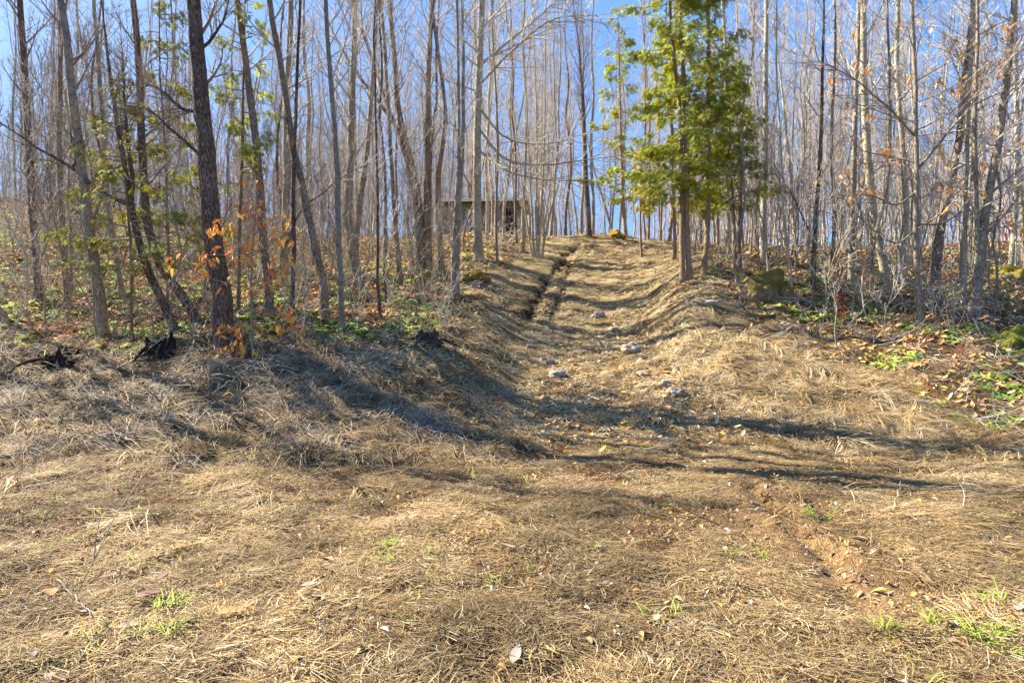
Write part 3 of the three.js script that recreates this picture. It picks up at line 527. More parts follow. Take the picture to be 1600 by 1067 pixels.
{
  const R = rng(4242), zones = { hill: [], crest: [], wood: [], edge: [] }, first = new Map(), counted = [];
  const words = {
    hill: ['one of the many slim bare trees crowding the hillside left of the cabin', 'slim trees of the hillside wood'],
    crest: ['one of the slender bare trees along the crest around the cabin and track top', 'slender trees along the crest'],
    wood: ['one of the many pale slim trees crowding the wood behind the cedars and thicket', 'slim trees of the wood behind the cedars'],
    edge: ['one of the bare trees standing outside the view beside the clearing', 'trees beside the clearing'],
  };
  const put = (z, x, d, k, sc) => {
    const p = V(x, height(x, -d) - 0.05, -d), [tg, bg, tm, bm] = protos[k];
    let o = first.get(k);
    if (!o) { o = new THREE.Group(); part('trunk', tg, tm, o); part('branches', bg, bm, o); first.set(k, o); } else o = o.clone();
    o.name = numbered('slim_tree'); o.position.copy(p); o.rotation.set((R() - 0.5) * 0.1, R() * tau, (R() - 0.5) * 0.1); const th = z === 'wood' ? 0.55 + 0.35 * R() : 0.7 + 0.35 * R(); o.scale.set(sc * th, sc * (0.9 + 0.25 * R()), sc * th);
    tag(o, words[z][0], 'tree', words[z][1]); scene.add(o); if (z !== 'edge') counted.push([o, 800 + F * x / d, d, 'slim', ['grey', 'pale', 'brown', 'grey', 'pale', 'dark', 'brown', 'grey', 'grey', 'pale', 'brown'][k], 'tree']); treeSpots.push([x, -d]);
  };
  let n = 0, tries = 0;
  const want = { hill: 72, crest: 52, wood: 88 }, got = { hill: 0, crest: 0, wood: 0 };
  while (tries++ < 9000 && (got.hill < want.hill || got.crest < want.crest || got.wood < want.wood)) {
    const u = (R() * 2 - 1) * 0.86, d = 14.5 + Math.pow(R(), 0.8) * 32, x = u * d, px = 800 + F * u, off = x - trackX(d);
    const z = px < 660 ? 'hill' : px < 1030 ? 'crest' : 'wood';
    if (got[z] >= want[z] || (Math.abs(off) < 2.6 && d < 31) || (off > -2.6 && off < 6 && d < 21)) continue;
    if (px > 670 && px < 835 && ((d > 32.5 && d < 41) || (d > 17 && R() < 0.55))) continue;
    if (z === 'crest' && (d < 21 || (px > 925 && px < 1000 && R() < 0.65))) continue;
    if (z === 'wood' && d < 16) continue;
    if (treeSpots.some(([a, b]) => Math.hypot(a - x, b + d) < (d < 22 ? 0.95 : 0.75))) continue;
    put(z, x, d, d > 25 && z !== 'hill' && R() < 0.7 ? 8 + (R() * 3 | 0) : R() * 8 | 0, (d < 20 ? 0.75 : 0.9) * (0.8 + 0.4 * R())); got[z]++;
  }
  // beside the clearing, out of the picture, where the wood goes on
  for (let k = 0; k < 13; k++) { const d = 11 + R() * 20, x = -d * (0.92 + R() * 0.5); put('edge', x, d, R() * 8 | 0, 0.8 + 0.4 * R()); }
  for (let k = 0; k < 14; k++) { const d = 12 + R() * 20, x = d * (0.92 + R() * 0.5); put('edge', x, d, R() * 8 | 0, 0.8 + 0.4 * R()); }
  console.log('slim', JSON.stringify(got));
  const whips = [[4.2, 0.017], [5.5, 0.022], [3.2, 0.013], [6.5, 0.026], [2.4, 0.011]].map(([h, r], i) => {
    const [tg, bg] = proto(2600 + i, h, r, { kids: [5, 2], minR: 0.005, per: 4.4, from: 0.1, len: 0.22, thick: 0.4 }, 0.22), o = new THREE.Group();
    part('stem', tg, i % 2 ? M.grey : M.pale, o); part('branches', bg, i % 3 ? M.twig : M.darktwig, o); return o;
  }), fresh = new Set();
  const zl = { hill: 'one of the thin bare saplings growing between the trunks on the hillside', crest: 'one of the thin bare saplings on the slope before the cabin and crest', wood: 'one of the thin bare saplings growing among the trunks behind the thicket' };
  for (let k = 0, m = 0; k < 5000 && m < 190; k++) {
    const u = (R() * 2 - 1) * 0.84, d = 11.5 + R() * 17, x = u * d, px = 800 + F * u, q = zone(x, -d);
    if (q.forest < 0.6 || Math.abs(x - trackX(d)) < 2.8 || (px > 690 && px < 830 && R() < 0.5)) continue;
    if (treeSpots.some(([a, b]) => Math.hypot(a - x, b + d) < 0.4)) continue;
    const w = R() * 5 | 0, o = fresh.has(w) ? whips[w].clone() : whips[w], z = px < 660 ? 'hill' : px < 1030 ? 'crest' : 'wood'; fresh.add(w);
    o.name = numbered('sapling'); o.position.set(x, height(x, -d), -d); o.rotation.set((R() - 0.5) * 0.3, R() * tau, (R() - 0.5) * 0.3); o.scale.setScalar(0.7 + 0.6 * R());
    tag(o, zl[z], 'sapling', 'thin saplings, ' + z); scene.add(o); counted.push([o, px, d, 'thin', 'bare', 'sapling']); treeSpots.push([x, -d]); m++;
  }
  // which one it is: counted off from the nearest tree that has a look of its own
  const marks = [[-1e4, ''], [62, 'dark edge trunk'], [160, 'lichen-flecked trunk'], [278, 'crooked tree'], [350, 'thick dark trunk'], [423, 'tan brown trunk'], [509, 'S-curved trunk'], [535, 'upright grey trunk'], [564, 'V-stemmed grey tree'], [660, 'mossy many-stemmed tree'], [711, 'twin-stemmed grey tree'], [747, 'pale smooth trunk'], [838, 'pale sapling clump'], [921, 'lone dark tree'], [978, 'sparse cedar'], [1078, 'two-trunked cedar'], [1152, 'short twin-stemmed cedar'], [1193, 'birch-like trunk'], [1270, 'slim dark tree'], [1318, 'red dogwood'], [1386, 'bowed pale trunk'], [1439, 'front beech'], [1524, 'grey forked tree'], [1580, 'last pale trunk']];
  const ord = ['first', 'second', 'third', 'fourth', 'fifth', 'sixth', 'seventh', 'eighth', 'ninth', 'tenth', 'eleventh', 'twelfth', 'thirteenth', 'fourteenth', 'fifteenth', 'sixteenth'], seen = new Map();
  for (const [o, px, d, slim, look, what] of counted.sort((a, b) => a[1] - b[1])) {
    let m = 0; while (m < marks.length - 1 && marks[m + 1][0] <= px) m++;
    const far = d < 20 ? 'close behind it' : d < 30 ? 'farther back' : 'far back', key = [m, far, look, what].join(), n = seen.get(key) || 0; seen.set(key, n + 1);
    o.userData.label = `${ord[n]} ${slim} ${look} ${what} ` + (m ? `to the right of the ${marks[m][1]}, ${far}` : `from the picture edge before the dark edge trunk, ${far}`);
  }
  // the far wood, read as one mass
  const gb = new GB(), pts = [[0, 0], [2.1, 0.6], [-1.2, 1.9], [0.6, -2.2]];
  pts.forEach(([ax, az], i) => {
    const [tg, bg] = proto(3000 + i, 12 + i * 1.2, 0.075 + 0.015 * (i % 3), { kids: [4, 2], minR: 0.012, per: 2.0, from: 0.18 }, 0.4);
    for (const g of [tg, bg]) { const s = gb.count, p = g.attributes.position, nn = g.attributes.normal; for (let q = 0; q < p.count; q++) gb.v(p.getX(q) + ax, p.getY(q), p.getZ(q) + az, nn.getX(q), nn.getY(q), nn.getZ(q), 0, 0); for (const q of g.index.array) gb.i.push(q + s); }
  });
  const list = [];
  for (let k = 0; k < 330; k++) {
    const d = 46 + Math.pow(R(), 0.8) * 62, x = (R() * 2 - 1) * 1.15 * d, px = 800 + F * x / d;
    if (Math.abs(px - 945) < 60 && R() < 0.45) continue;
    list.push([V(x, height(x, -d) - 0.4, -d), turn(R() * tau, 0, 0), 0.8 + 0.4 * R(), C(0.85 + 0.3 * R(), 0.85 + 0.28 * R(), 0.85 + 0.25 * R())]);
  }
  tag(scatterMesh('far_woods', gb.build(), M.far, list), 'distant bare wood seen between the trunks beyond the crest', 'woods', null, 'stuff');
}

// ------------------------------------------------------------------ shrubs and brush
function shrub(px, py, label, { n = 9, h = 1.6, spread = 0.5, m = M.twig, name = 'shrub', r = 0.009, arch = 0.3, lv = 1, seed = 1, kids = [5, 3], group } = {}) {
  const R = rng(seed), foot = onGround(px, py), t = thing(name, label, 'shrub', foot, group);
  for (let k = 0; k < n; k++) {
    const gb = new GB(), az = R() * tau, a = R() * spread;
    limb(gb, V(Math.cos(az) * 0.12 * R(), -0.05, Math.sin(az) * 0.12 * R()), V(Math.sin(a) * Math.cos(az), Math.cos(a), Math.sin(a) * Math.sin(az)), h * (0.6 + 0.6 * R()), r, 0, R, { levels: lv, kids, wob: 0.4, up: -arch * (0.5 + R()), minR: 0.0042 });
    part('stem', gb.build(), m, t);
  }
}
const mid = rng(8);
shrub(1316, 470, 'bright red dogwood stems rising upright before the thicket', { n: 6, h: 1.5, spread: 0.25, m: M.red, name: 'dogwood', arch: 0, seed: 21, kids: [2, 1], r: 0.011 });
shrub(1318, 512, 'short red dogwood shoots low on the grassy bank below the taller red stems', { n: 4, h: 0.7, spread: 0.3, m: M.red, name: 'dogwood', arch: 0, seed: 22, kids: [2, 1], r: 0.011 });
shrub(1437, 545, 'tiny red twig tuft in the grass below the front beech', { n: 4, h: 0.4, spread: 0.6, m: M.red, name: 'dogwood', seed: 23, kids: [2, 1] });
shrub(1496, 560, 'small red twiggy tuft by dark leaves below the forked tree', { n: 5, h: 0.4, spread: 0.6, m: M.red, name: 'dogwood', seed: 24, kids: [2, 1] });
[[1352, 478, 'twiggy grey shrub just right of the red dogwood'], [1385, 486, 'twiggy shrub with pale arching stems over the green tuft'], [1418, 492, 'tangled shrub immediately left of the front beech foot'], [1465, 498, 'tangled shrub with long low stems right of the front beech'], [1492, 515, 'low sprawling brush between the front beech and forked tree'], [1560, 505, 'brush at the foot of the forked tree towards the edge'], [1120, 425, 'dry brush between the bent cedar and the twin-stemmed cedar'], [1165, 428, 'dry weedy brush between the short cedar and the boulder'], [1030, 398, 'low dry brush behind the small golden cedar']].forEach(([x, y, l], i) => shrub(x, y, l, { m: i % 3 === 0 ? M.twig : M.darktwig, n: i < 6 ? 9 : 7, h: i < 6 ? 1.5 : 0.8, spread: i < 6 ? 0.9 : 0.7, arch: 0.7, lv: 2, kids: [4, 2], seed: 40 + i, r: 0.01 }));
[[60, 520, 'thin twiggy shrub over the first black stump'], [185, 530, 'twiggy shrub rising between the black stumps'], [240, 540, 'twiggy shrub hugging the second black stump'], [300, 530, 'grey shrub between the second stump and thick trunk'], [470, 520, 'thin shrub beside the lowest orange leaves'], [560, 490, 'sparse twiggy shrub behind the upright grey trunk'], [620, 480, 'sparse shrub in green plants before the many-stemmed tree'], [690, 515, 'tall thin shrub growing from the lone stump near the track'], [780, 395, 'twiggy shrub on the slope below the cabin doorway'], [810, 372, 'brush pile-like shrub against the cabin corner'], [720, 378, 'brush against the cabin below its window']].forEach(([x, y, l], i) => shrub(x, y, l, { n: i < 8 ? 6 : 14, h: i < 8 ? 1.9 : 1.5, spread: 0.5, lv: 2, kids: [4, 2], seed: 80 + i, m: i < 4 ? M.darktwig : M.twig }));

// ------------------------------------------------------------------ stones, stumps, mounds, fallen wood
function blob(R, sx, sy, sz, rough, detail, tint, hf = 0) {
  let g = new THREE.IcosahedronGeometry(1, detail); g.deleteAttribute('uv'); g.deleteAttribute('normal'); g = mergeVertices(g, 1e-4); const p = g.attributes.position, c = new Float32Array(p.count * 3), s = R() * 50, n = V();
  for (let i = 0; i < p.count; i++) {
    n.fromBufferAttribute(p, i);
    const k = 1 + rough * (n3(n.x * 1.1 + s, n.y * 1.1, n.z * 1.1) * 0.6 + Math.abs(n3(n.x * 2.3, n.y * 2.3 + s, n.z * 2.3)) * 0.5 + n3(n.x * 6, n.y * 6, n.z * 6 + s) * 0.18) + hf * (Math.abs(n3(n.x * 5, n.y * 5 + s, n.z * 5)) + 0.6 * n3(n.x * 12, n.y * 12, n.z * 12 + s) + 0.35 * n3(n.x * 25 + s, n.y * 25, n.z * 25));
    const q = tint ? tint(n, s) : [1, 1, 1], v = 0.85 + 0.3 * n3(n.x * 4 + s, n.y * 4, n.z * 4);
    p.setXYZ(i, n.x * k * sx, n.y * k * sy, n.z * k * sz); c.set([q[0] * v, q[1] * v, q[2] * v], i * 3);
  }
  g.setAttribute('color', new THREE.BufferAttribute(c, 3)); g.computeVertexNormals(); return g;
}
[[990, 552, 36, 'largest grey rock half buried in the middle of the track', [1, 0.97, 0.92]], [870, 588, 30, 'wide flat grey stone at the track side below the rutted edge', [0.9, 0.95, 1]], [850, 687, 20, 'pale angular rock in the grass at the track foot', [1.5, 1.35, 1.1]], [1056, 622, 30, 'flat pale stone lying in a shadow band on the track', [1.2, 1.15, 1.0]], [1044, 606, 22, 'small bluish stone just above the flat pale stone', [1, 1.02, 1.05]], [1112, 476, 18, 'white stone at the bank foot below the cedars', [1.7, 1.7, 1.8]], [936, 495, 22, 'small grey stone high up on the track centre', [1, 1, 1]], [948, 584, 14, 'little pale stone between the largest rock and the wide flat stone', [1.4, 1.3, 1.1]], [1004, 588, 24, 'brownish stone just below the largest rock', [1, 0.85, 0.65]], [922, 552, 16, 'tan stone left of the largest rock', [1.25, 1.05, 0.8]], [1036, 540, 18, 'tan stone right of the largest rock', [1.3, 1.15, 0.9]], [860, 568, 16, 'dark grey stone just above the wide flat stone', [0.7, 0.72, 0.75]], [826, 545, 14, 'grey stone at the foot of the bushy bank beside the track', [0.9, 0.95, 1]], [745, 446, 20, 'rounded grey stone beside the mossy mound', [0.95, 0.95, 1]], [1008, 390, 12, 'stone by the small golden cedar', [1, 0.9, 0.8]], [962, 520, 14, 'tan pebble-like stone above the largest rock', [1.2, 1.1, 0.9]], [1060, 637, 9, 'tiny white stone below the flat pale stone', [1.8, 1.7, 1.6]], [1080, 652, 11, 'tiny pale stone lowest on the track', [1.6, 1.5, 1.3]], [556, 913, 15, 'grey rounded pebble in the foreground grass near green blades', [0.95, 0.85, 0.85]], [1050, 470, 11, 'small stone on the bank under the cedars', [1.2, 1.1, 0.9]]].forEach(([x, y, w, l, t], i) => {
  const R = rng(300 + i), p = onGround(x, y), s = w / F * -p.z / 2, o = thing('rock', l, 'rock', p);
  const m = part('stone', blob(R, s, s * 0.55, s * 0.8, 0.45, 4, () => t), M.rock, o); m.position.y = s * 0.2; m.rotation.y = R() * 6;
});
const mossTint = (a, b) => (n, s) => { const m = ss(0.0, 0.6, n.y + 0.5 * n3(n.x * 2.2 + s, n.y * 2, n.z * 2.2)); return [lerp(a[0], b[0], m), lerp(a[1], b[1], m), lerp(a[2], b[2], m)]; };
const MOSS = [0.5, 0.42, 0.1], STONE = [0.7, 0.6, 0.48];
[[1196, 464, 76, 37, 'mossy_boulder', 'large mossy boulder heap at the bank top behind the thin pale sapling', 'boulder', STONE, MOSS], [1572, 440, 60, 26, 'mossy_boulder', 'yellow green mossy mound behind the forked tree', 'boulder', STONE, [0.8, 0.72, 0.08]], [672, 444, 44, 24, 'mossy_mound', 'mossy hummock with orange moss at the base of the many-stemmed tree', 'mound', [0.6, 0.4, 0.12], [0.75, 0.6, 0.08]], [698, 444, 24, 16, 'mossy_mound', 'small green mossy hummock beside the orange one', 'mound', [0.4, 0.35, 0.12], [0.6, 0.62, 0.08]], [742, 440, 44, 18, 'mossy_mound', 'low mossy hummock under the pale smooth trunk', 'mound', [0.35, 0.26, 0.15], [0.75, 0.55, 0.1]], [964, 374, 24, 14, 'mossy_mound', 'mossy hump at the top of the track by the sparse cedar', 'mound', [0.3, 0.22, 0.14], [0.9, 0.72, 0.08]], [1590, 540, 60, 34, 'mossy_mound', 'dark green mossy mound at the outer edge of the bank', 'mound', [0.25, 0.25, 0.1], [0.3, 0.38, 0.06]]].forEach(([x, y, w, h, nm, l, cat, a, b], i) => {
  const R = rng(400 + i), p = onGround(x, y), k = -p.z / F, o = thing(nm, l, cat, p);
  for (let q = 0; q < 4; q++) { const f = q ? 0.38 : 1, s = w * k / 2 * f, m = part('stone', blob(R, s, h * k * 0.95 * (q ? 0.42 : 1), s * 0.8, 0.5, q ? 4 : 5, mossTint(a, b), 0.13), M.rock, o); m.position.set(q ? (q - 2) * w * k * 0.3 : 0, q ? 0.02 : -0.05, q ? w * k * 0.3 : 0); m.rotation.y = R() * 0.6; }
});
[[92, 575, 80, 44, 'rotten black stump with trailing roots at the hillside foot, farther from the thick trunk'], [250, 562, 64, 46, 'black rotten stump close to the thick dark trunk'], [668, 540, 52, 32, 'dark grey stump alone in the grass near the track']].forEach(([x, y, w, h, l], i) => {
  const R = rng(500 + i), p = onGround(x, y), k = -p.z / F, o = thing('stump', l, 'stump', p);
  const bark = std({ map: barkMaps.furrow[0], bumpMap: barkMaps.furrow[1], bumpScale: 0.02, color: i === 2 ? C(0.26, 0.23, 0.2) : C(0.15, 0.115, 0.09) });
  const sg = new GB(), NS = 40, NR = 9, rr = w * k * 0.3, hh = h * k * 0.8, sd = i * 7 + 3;
  for (let j = 0; j <= NR; j++) for (let q = 0; q <= NS; q++) {   // broken, ribbed shell with a hollow top
    const az = q / NS * tau, ca = Math.cos(az), sa = Math.sin(az), t = Math.min(1, j / 6), rim = hh * (0.55 + 0.5 * n3(ca * 1.6 + sd, sa * 1.6, 1) + 0.3 * Math.abs(n3(ca * 6, sa * 6 + sd, 2)));
    let rad = rr * (1 + 0.9 * Math.pow(1 - t, 2.4) * (0.6 + 0.5 * Math.cos(az * 4 + sd)) + 0.16 * n3(ca * 5, sa * 5, t * 1.5 + sd) + 0.08 * n3(ca * 12, sa * 12, t * 2)), y = rim * t - 0.06;
    if (j > 6) { rad *= 1 - (j - 6) * 0.3; y = rim * (1 - (j - 6) * 0.22) - 0.06; }
    const v = 0.7 + 0.5 * n3(ca * 4, sa * 4 + sd, t * 3);
    sg.v(ca * rad, y, sa * rad, 0, 1, 0, q / NS * 2, t * hh, j > 6 ? 0.35 : v, j > 6 ? 0.3 : v * 0.95, j > 6 ? 0.25 : v * 0.9);
  }
  for (let j = 0; j < NR; j++) for (let q = 0; q < NS; q++) { const m = j * (NS + 1) + q, n = m + NS + 1; sg.i.push(m, n, m + 1, n, n + 1, m + 1); }
  const sgg = sg.build(); sgg.computeVertexNormals(); part('stump', sgg, bark, o);
  for (let q = 0; q < 5; q++) {
    const az = q / 5 * tau + R(), l2 = w * k * (0.5 + 0.5 * R()), pts = [V(0, h * k * 0.35, 0), V(Math.cos(az) * l2 * 0.35, h * k * (0.15 + 0.3 * R()), Math.sin(az) * l2 * 0.35), V(Math.cos(az + 0.3) * l2 * 0.6, h * k * 0.12 * R(), Math.sin(az + 0.3) * l2 * 0.8), V(Math.cos(az + 0.2) * l2 * 1.1, -0.1, Math.sin(az + 0.2) * l2 * 0.9)], gb = new GB();
    const c = resample(pts, R, 0.03); tube(gb, c, c.map((_, j) => 0.05 * (1 - 0.8 * j / c.length)), 7, { wob: 0.35, seed: q }); part('root', gb.build(), bark, o);
  }
});
function log(list, w, name, label, m, lift = 0.02, cat = 'branch', fork) {
  const pts = list.map(([x, y]) => onGround(x, y)), foot = pts[0].clone(), k = -foot.z / F, R = rng(list[0][0] + 700), t = thing(name, label, cat, foot), gb = new GB();
  const c = resample(pts.map((p) => p.clone().sub(foot)), R, 0.03, 4); for (const q of c) q.y = height(q.x + foot.x, q.z + foot.z) - foot.y + lift;
  tube(gb, c, c.map((_, i) => w * k / 2 * (1 - 0.6 * i / c.length)), 7, { wob: 0.15, seed: 3 });
  part('stem', gb.build(), m, t);
  if (fork) { const fb = new GB(); for (let i = 0; i < fork; i++) { const p = c[2 + (R() * (c.length - 4) | 0)]; limb(fb, p, V(R() - 0.5, 0.35, R() - 0.5).normalize(), 0.5 + R() * 0.6, w * k * 0.18, 1, R, { levels: 2, kids: [3, 3, 2], wob: 0.5, up: -0.4, minR: 0.005 }); } part('side_twig', fb.build(), m, t); }
}
log([[-20, 730], [80, 708], [180, 692], [240, 672], [300, 650], [350, 632]], 7, 'fallen_branch', 'long grey fallen branch lying across the shaded grass at the edge', M.grey, 0.03, 'branch', 6);
log([[185, 700], [190, 690], [232, 672]], 5, 'fallen_branch', 'short forked grey branch piece beside the long fallen branch', M.grey, 0.05, 'branch', 2);
log([[232, 575], [262, 555], [300, 540]], 4, 'fallen_branch', 'pale bare stick resting over the black stump by the thick trunk', M.pale, 0.3, 'branch', 2);
log([[330, 500], [300, 560], [285, 590]], 4, 'fallen_branch', 'grey stick leaning down the bank left of the thick trunk', M.grey, 0.16, 'branch', 2);
log([[330, 640], [368, 612], [410, 588]], 3, 'fallen_branch', 'thin pale stick slanting up the grassy bank below the orange sapling', M.pale, 0.2);
log([[985, 478], [1040, 452], [1075, 438]], 4, 'fallen_branch', 'thin stick at the foot of the two-trunked cedar', M.brown, 0.02);
log([[88, 915], [110, 930], [128, 958], [140, 978]], 3.2, 'stick', 'pinkish bare stick lying curved in the foreground straw', M.pale, 0.04, 'stick', 1);
log([[122, 1062], [124, 1040], [144, 1000]], 3, 'stick', 'short straight stick near the bottom edge below the pinkish stick', M.pale, 0.03, 'stick');
log([[415, 1000], [440, 988]], 8, 'stick', 'stubby brown wood chip in the foreground straw', M.brown, 0.02, 'stick');
log([[1480, 962], [1481, 1002]], 5, 'stick', 'dark short stick beside the muddy wheel track', M.dark, 0.02, 'stick');
log([[1138, 945], [1150, 920]], 3.5, 'stick', 'small dark stick in the straw left of the mud', M.dark, 0.02, 'stick');
log([[1393, 808], [1400, 790], [1409, 760]], 2.4, 'stick', 'lone dry stalk standing up from the flattened bank grass', M.pale, 0.05, 'stick');

// ------------------------------------------------------------------ leaves lying in the foreground
[[338, 976, 40, 'orange brown dry leaf lying nearest the bottom edge straw', 2, 0.3], [78, 938, 46, 'curled brown leaf beside the pinkish stick', 2, 2.2], [206, 955, 40, 'purplish brown leaf over a pale one in the straw', 4, 0.6], [246, 912, 24, 'small dark brown curled leaf lying upright', 4, 1.6], [180, 1000, 34, 'tan folded leaf just left of the green tuft', 5, 0.5], [520, 890, 28, 'dusty tan leaf beside the rounded pebble', 5, 2.5], [470, 928, 26, 'pale grey leaf pair below the tan leaf', 6, 0.3], [800, 1050, 40, 'pale leaf at the very bottom edge centre', 6, 1.3], [1022, 982, 24, 'cream yellow round leaf in bright straw', 6, 1.0], [1357, 856, 24, 'pale tan leaf lying on the bare mud', 6, 2.4], [1320, 802, 18, 'small white-backed leaf above the mud patch', 6, 0.5], [1556, 866, 34, 'reddish leaf on the bright flattened grass', 2, 3.0], [1590, 968, 34, 'grey white leaf at the edge beside green blades', 6, 0.8], [62, 1000, 30, 'brown leaf under straw beneath the pinkish stick', 4, 0.1], [1280, 902, 18, 'tiny cream leaf among the mud cracks', 6, 2.6], [806, 866, 22, 'dull silver leaf standing alone at centre left', 6, 3.0], [700, 768, 20, 'brown speckled leaf above the green blades', 5, 1.4], [1184, 720, 18, 'pale leaf by the shadow band on the right slope', 6, 0.2], [1120, 920, 20, 'dark curled leaf in the straw', 4, 2.0], [1020, 1050, 30, 'light brown leaf at the bottom edge beside the darker straw', 5, 1.9], [290, 770, 18, 'whitish leaf pair in the grass below the fallen branch', 6, 0.4], [160, 850, 20, 'silvery leaf lying in the shaded straw', 6, 2.9]].forEach(([x, y, w, l, c, yaw], i) => {
  const cols = { 2: [0.55, 0.19, 0.05], 4: [0.24, 0.13, 0.09], 5: [0.42, 0.29, 0.19], 6: [0.37, 0.29, 0.21] }, p = onGround(x, y), o = new THREE.Mesh(leafG[i % 4], new THREE.MeshStandardMaterial({ color: C(...cols[c]), roughness: 0.8, side: THREE.DoubleSide }));
  o.name = numbered('dry_leaf'); o.position.copy(p); o.position.y += 0.035; o.scale.setScalar(w / F * -p.z * 1.1); o.scale.y *= 0.4; o.rotation.set(0.12, yaw, 0.1, 'YXZ'); tag(o, l, 'leaf'); scene.add(o);
});

// ------------------------------------------------------------------ green tufts, straw, leaf litter
function bladeClump(seed, n, rad, len, wid, lift, fan, droop = 0.4) {
  const R = rng(seed), gb = new GB();
  for (let k = 0; k < n; k++) {
    const a = fan >= 3 ? R() * tau : (R() - 0.5) * 2 * fan, r = rad * Math.sqrt(R()), b = R() * tau, x = Math.cos(b) * r, z = Math.sin(b) * r, l = len * (0.45 + 0.75 * R()), up = lift * (0.25 + R()), w = wid * (0.6 + 0.6 * R()), cv = (R() - 0.5) * 0.9, h0 = R() * 0.012, s = gb.count, tn = 0.65 + 0.5 * R();
    for (let i = 0; i <= 3; i++) {
      const t = i / 3, aa = a + cv * t, px = x + Math.cos(aa) * l * t, pz = z + Math.sin(aa) * l * t, y = h0 + l * up * (t - droop * t * t * 1.3), ww = w * (1 - 0.75 * t * t);
      gb.v(px - Math.sin(aa) * ww, y, pz + Math.cos(aa) * ww, -Math.sin(aa) * 0.4, 0.9, Math.cos(aa) * 0.4, 0, t, tn, tn, tn); gb.v(px + Math.sin(aa) * ww, y, pz - Math.cos(aa) * ww, Math.sin(aa) * 0.4, 0.9, -Math.cos(aa) * 0.4, 1, t, tn, tn, tn);
    }
    for (let i = 0; i < 3; i++) { const q = s + i * 2; gb.i.push(q, q + 2, q + 1, q + 2, q + 3, q + 1); }
  }
  return gb.build();
}
const tuftG = [bladeClump(1, 16, 0.05, 0.17, 0.005, 1.3, 9, 0.5), bladeClump(2, 12, 0.06, 0.13, 0.006, 1.1, 9, 0.5)], green = std({ color: C(0.3, 0.38, 0.05), side: THREE.DoubleSide, roughness: 0.6 });
[[668, 872, 'bright green grass tuft at centre left, widest of its patch'], [606, 862, 'green grass tuft among darker straw left of the widest tuft'], [612, 880, 'small green tuft by the rounded pebble'], [212, 1002, 'green tuft at the bottom edge left corner beside a tan leaf'], [250, 1004, 'smaller green tuft just right of the corner tuft'], [262, 955, 'tiny green sprig above the corner tufts'], [1282, 812, 'yellow green tuft at the upper end of the mud patch'], [1462, 988, 'green tuft at the lower mud edge'], [1372, 1000, 'thin green tuft left of the lower mud edge'], [1548, 1010, 'long green blades in the bottom corner past the mud'], [1580, 1030, 'bent bright green blades at the outer bottom corner'], [1560, 945, 'small green tuft under the bright flattened grass'], [946, 705, 'low green patch beside the track foot'], [1012, 706, 'green speckled patch right of the track foot'], [1165, 868, 'pale green tuft in light straw left of the mud'], [1530, 985, 'green tuft between the mud edge and corner blades']].forEach(([x, y, l], i) => {
  const p = onGround(x, y), t = thing('grass_tuft', l, 'grass tuft', p), R = rng(950 + i);
  for (let k = 0; k < 3; k++) { const o = part('blades', tuftG[k % 2], green, t), a = R() * tau, r = 0.12 * R() + (k ? 0.03 : 0); o.position.set(Math.cos(a) * r, height(p.x + Math.cos(a) * r, p.z + Math.sin(a) * r) - p.y, Math.sin(a) * r); o.rotation.y = R() * 6; o.scale.setScalar(0.45 + 0.55 * R()); }
});
const UP = V(0, 1, 0), nrm = V(), qa = new THREE.Quaternion();
function lay(x, z, yaw, tiltR, lift = 0) {                    // rest on the slope there
  const e = 0.12, y = height(x, z); nrm.set(height(x - e, z) - height(x + e, z), 2 * e, height(x, z - e) - height(x, z + e)).normalize();
  const q = new THREE.Quaternion().setFromUnitVectors(UP, nrm); q.multiply(qa.setFromAxisAngle(UP, yaw)); if (tiltR) q.multiply(turn(0, tiltR[0], tiltR[1]));
  return [V(x, y + lift, z), q.clone()];
}
function sample(n, R, d0, d1, accept, make) {                 // spots spread evenly over what is seen, thinning with distance
  const out = [];
  for (let k = 0; k < n * 3 && out.length < n; k++) { const d = d0 * Math.pow(d1 / d0, Math.pow(R(), 0.75)), x = (R() * 2 - 1) * 0.95 * d + (R() - 0.5) * 1.5, z = -d, q = zone(x, z); if (R() < accept(q, x, d)) out.push(make(x, z, q, d)); }
  return out;
}
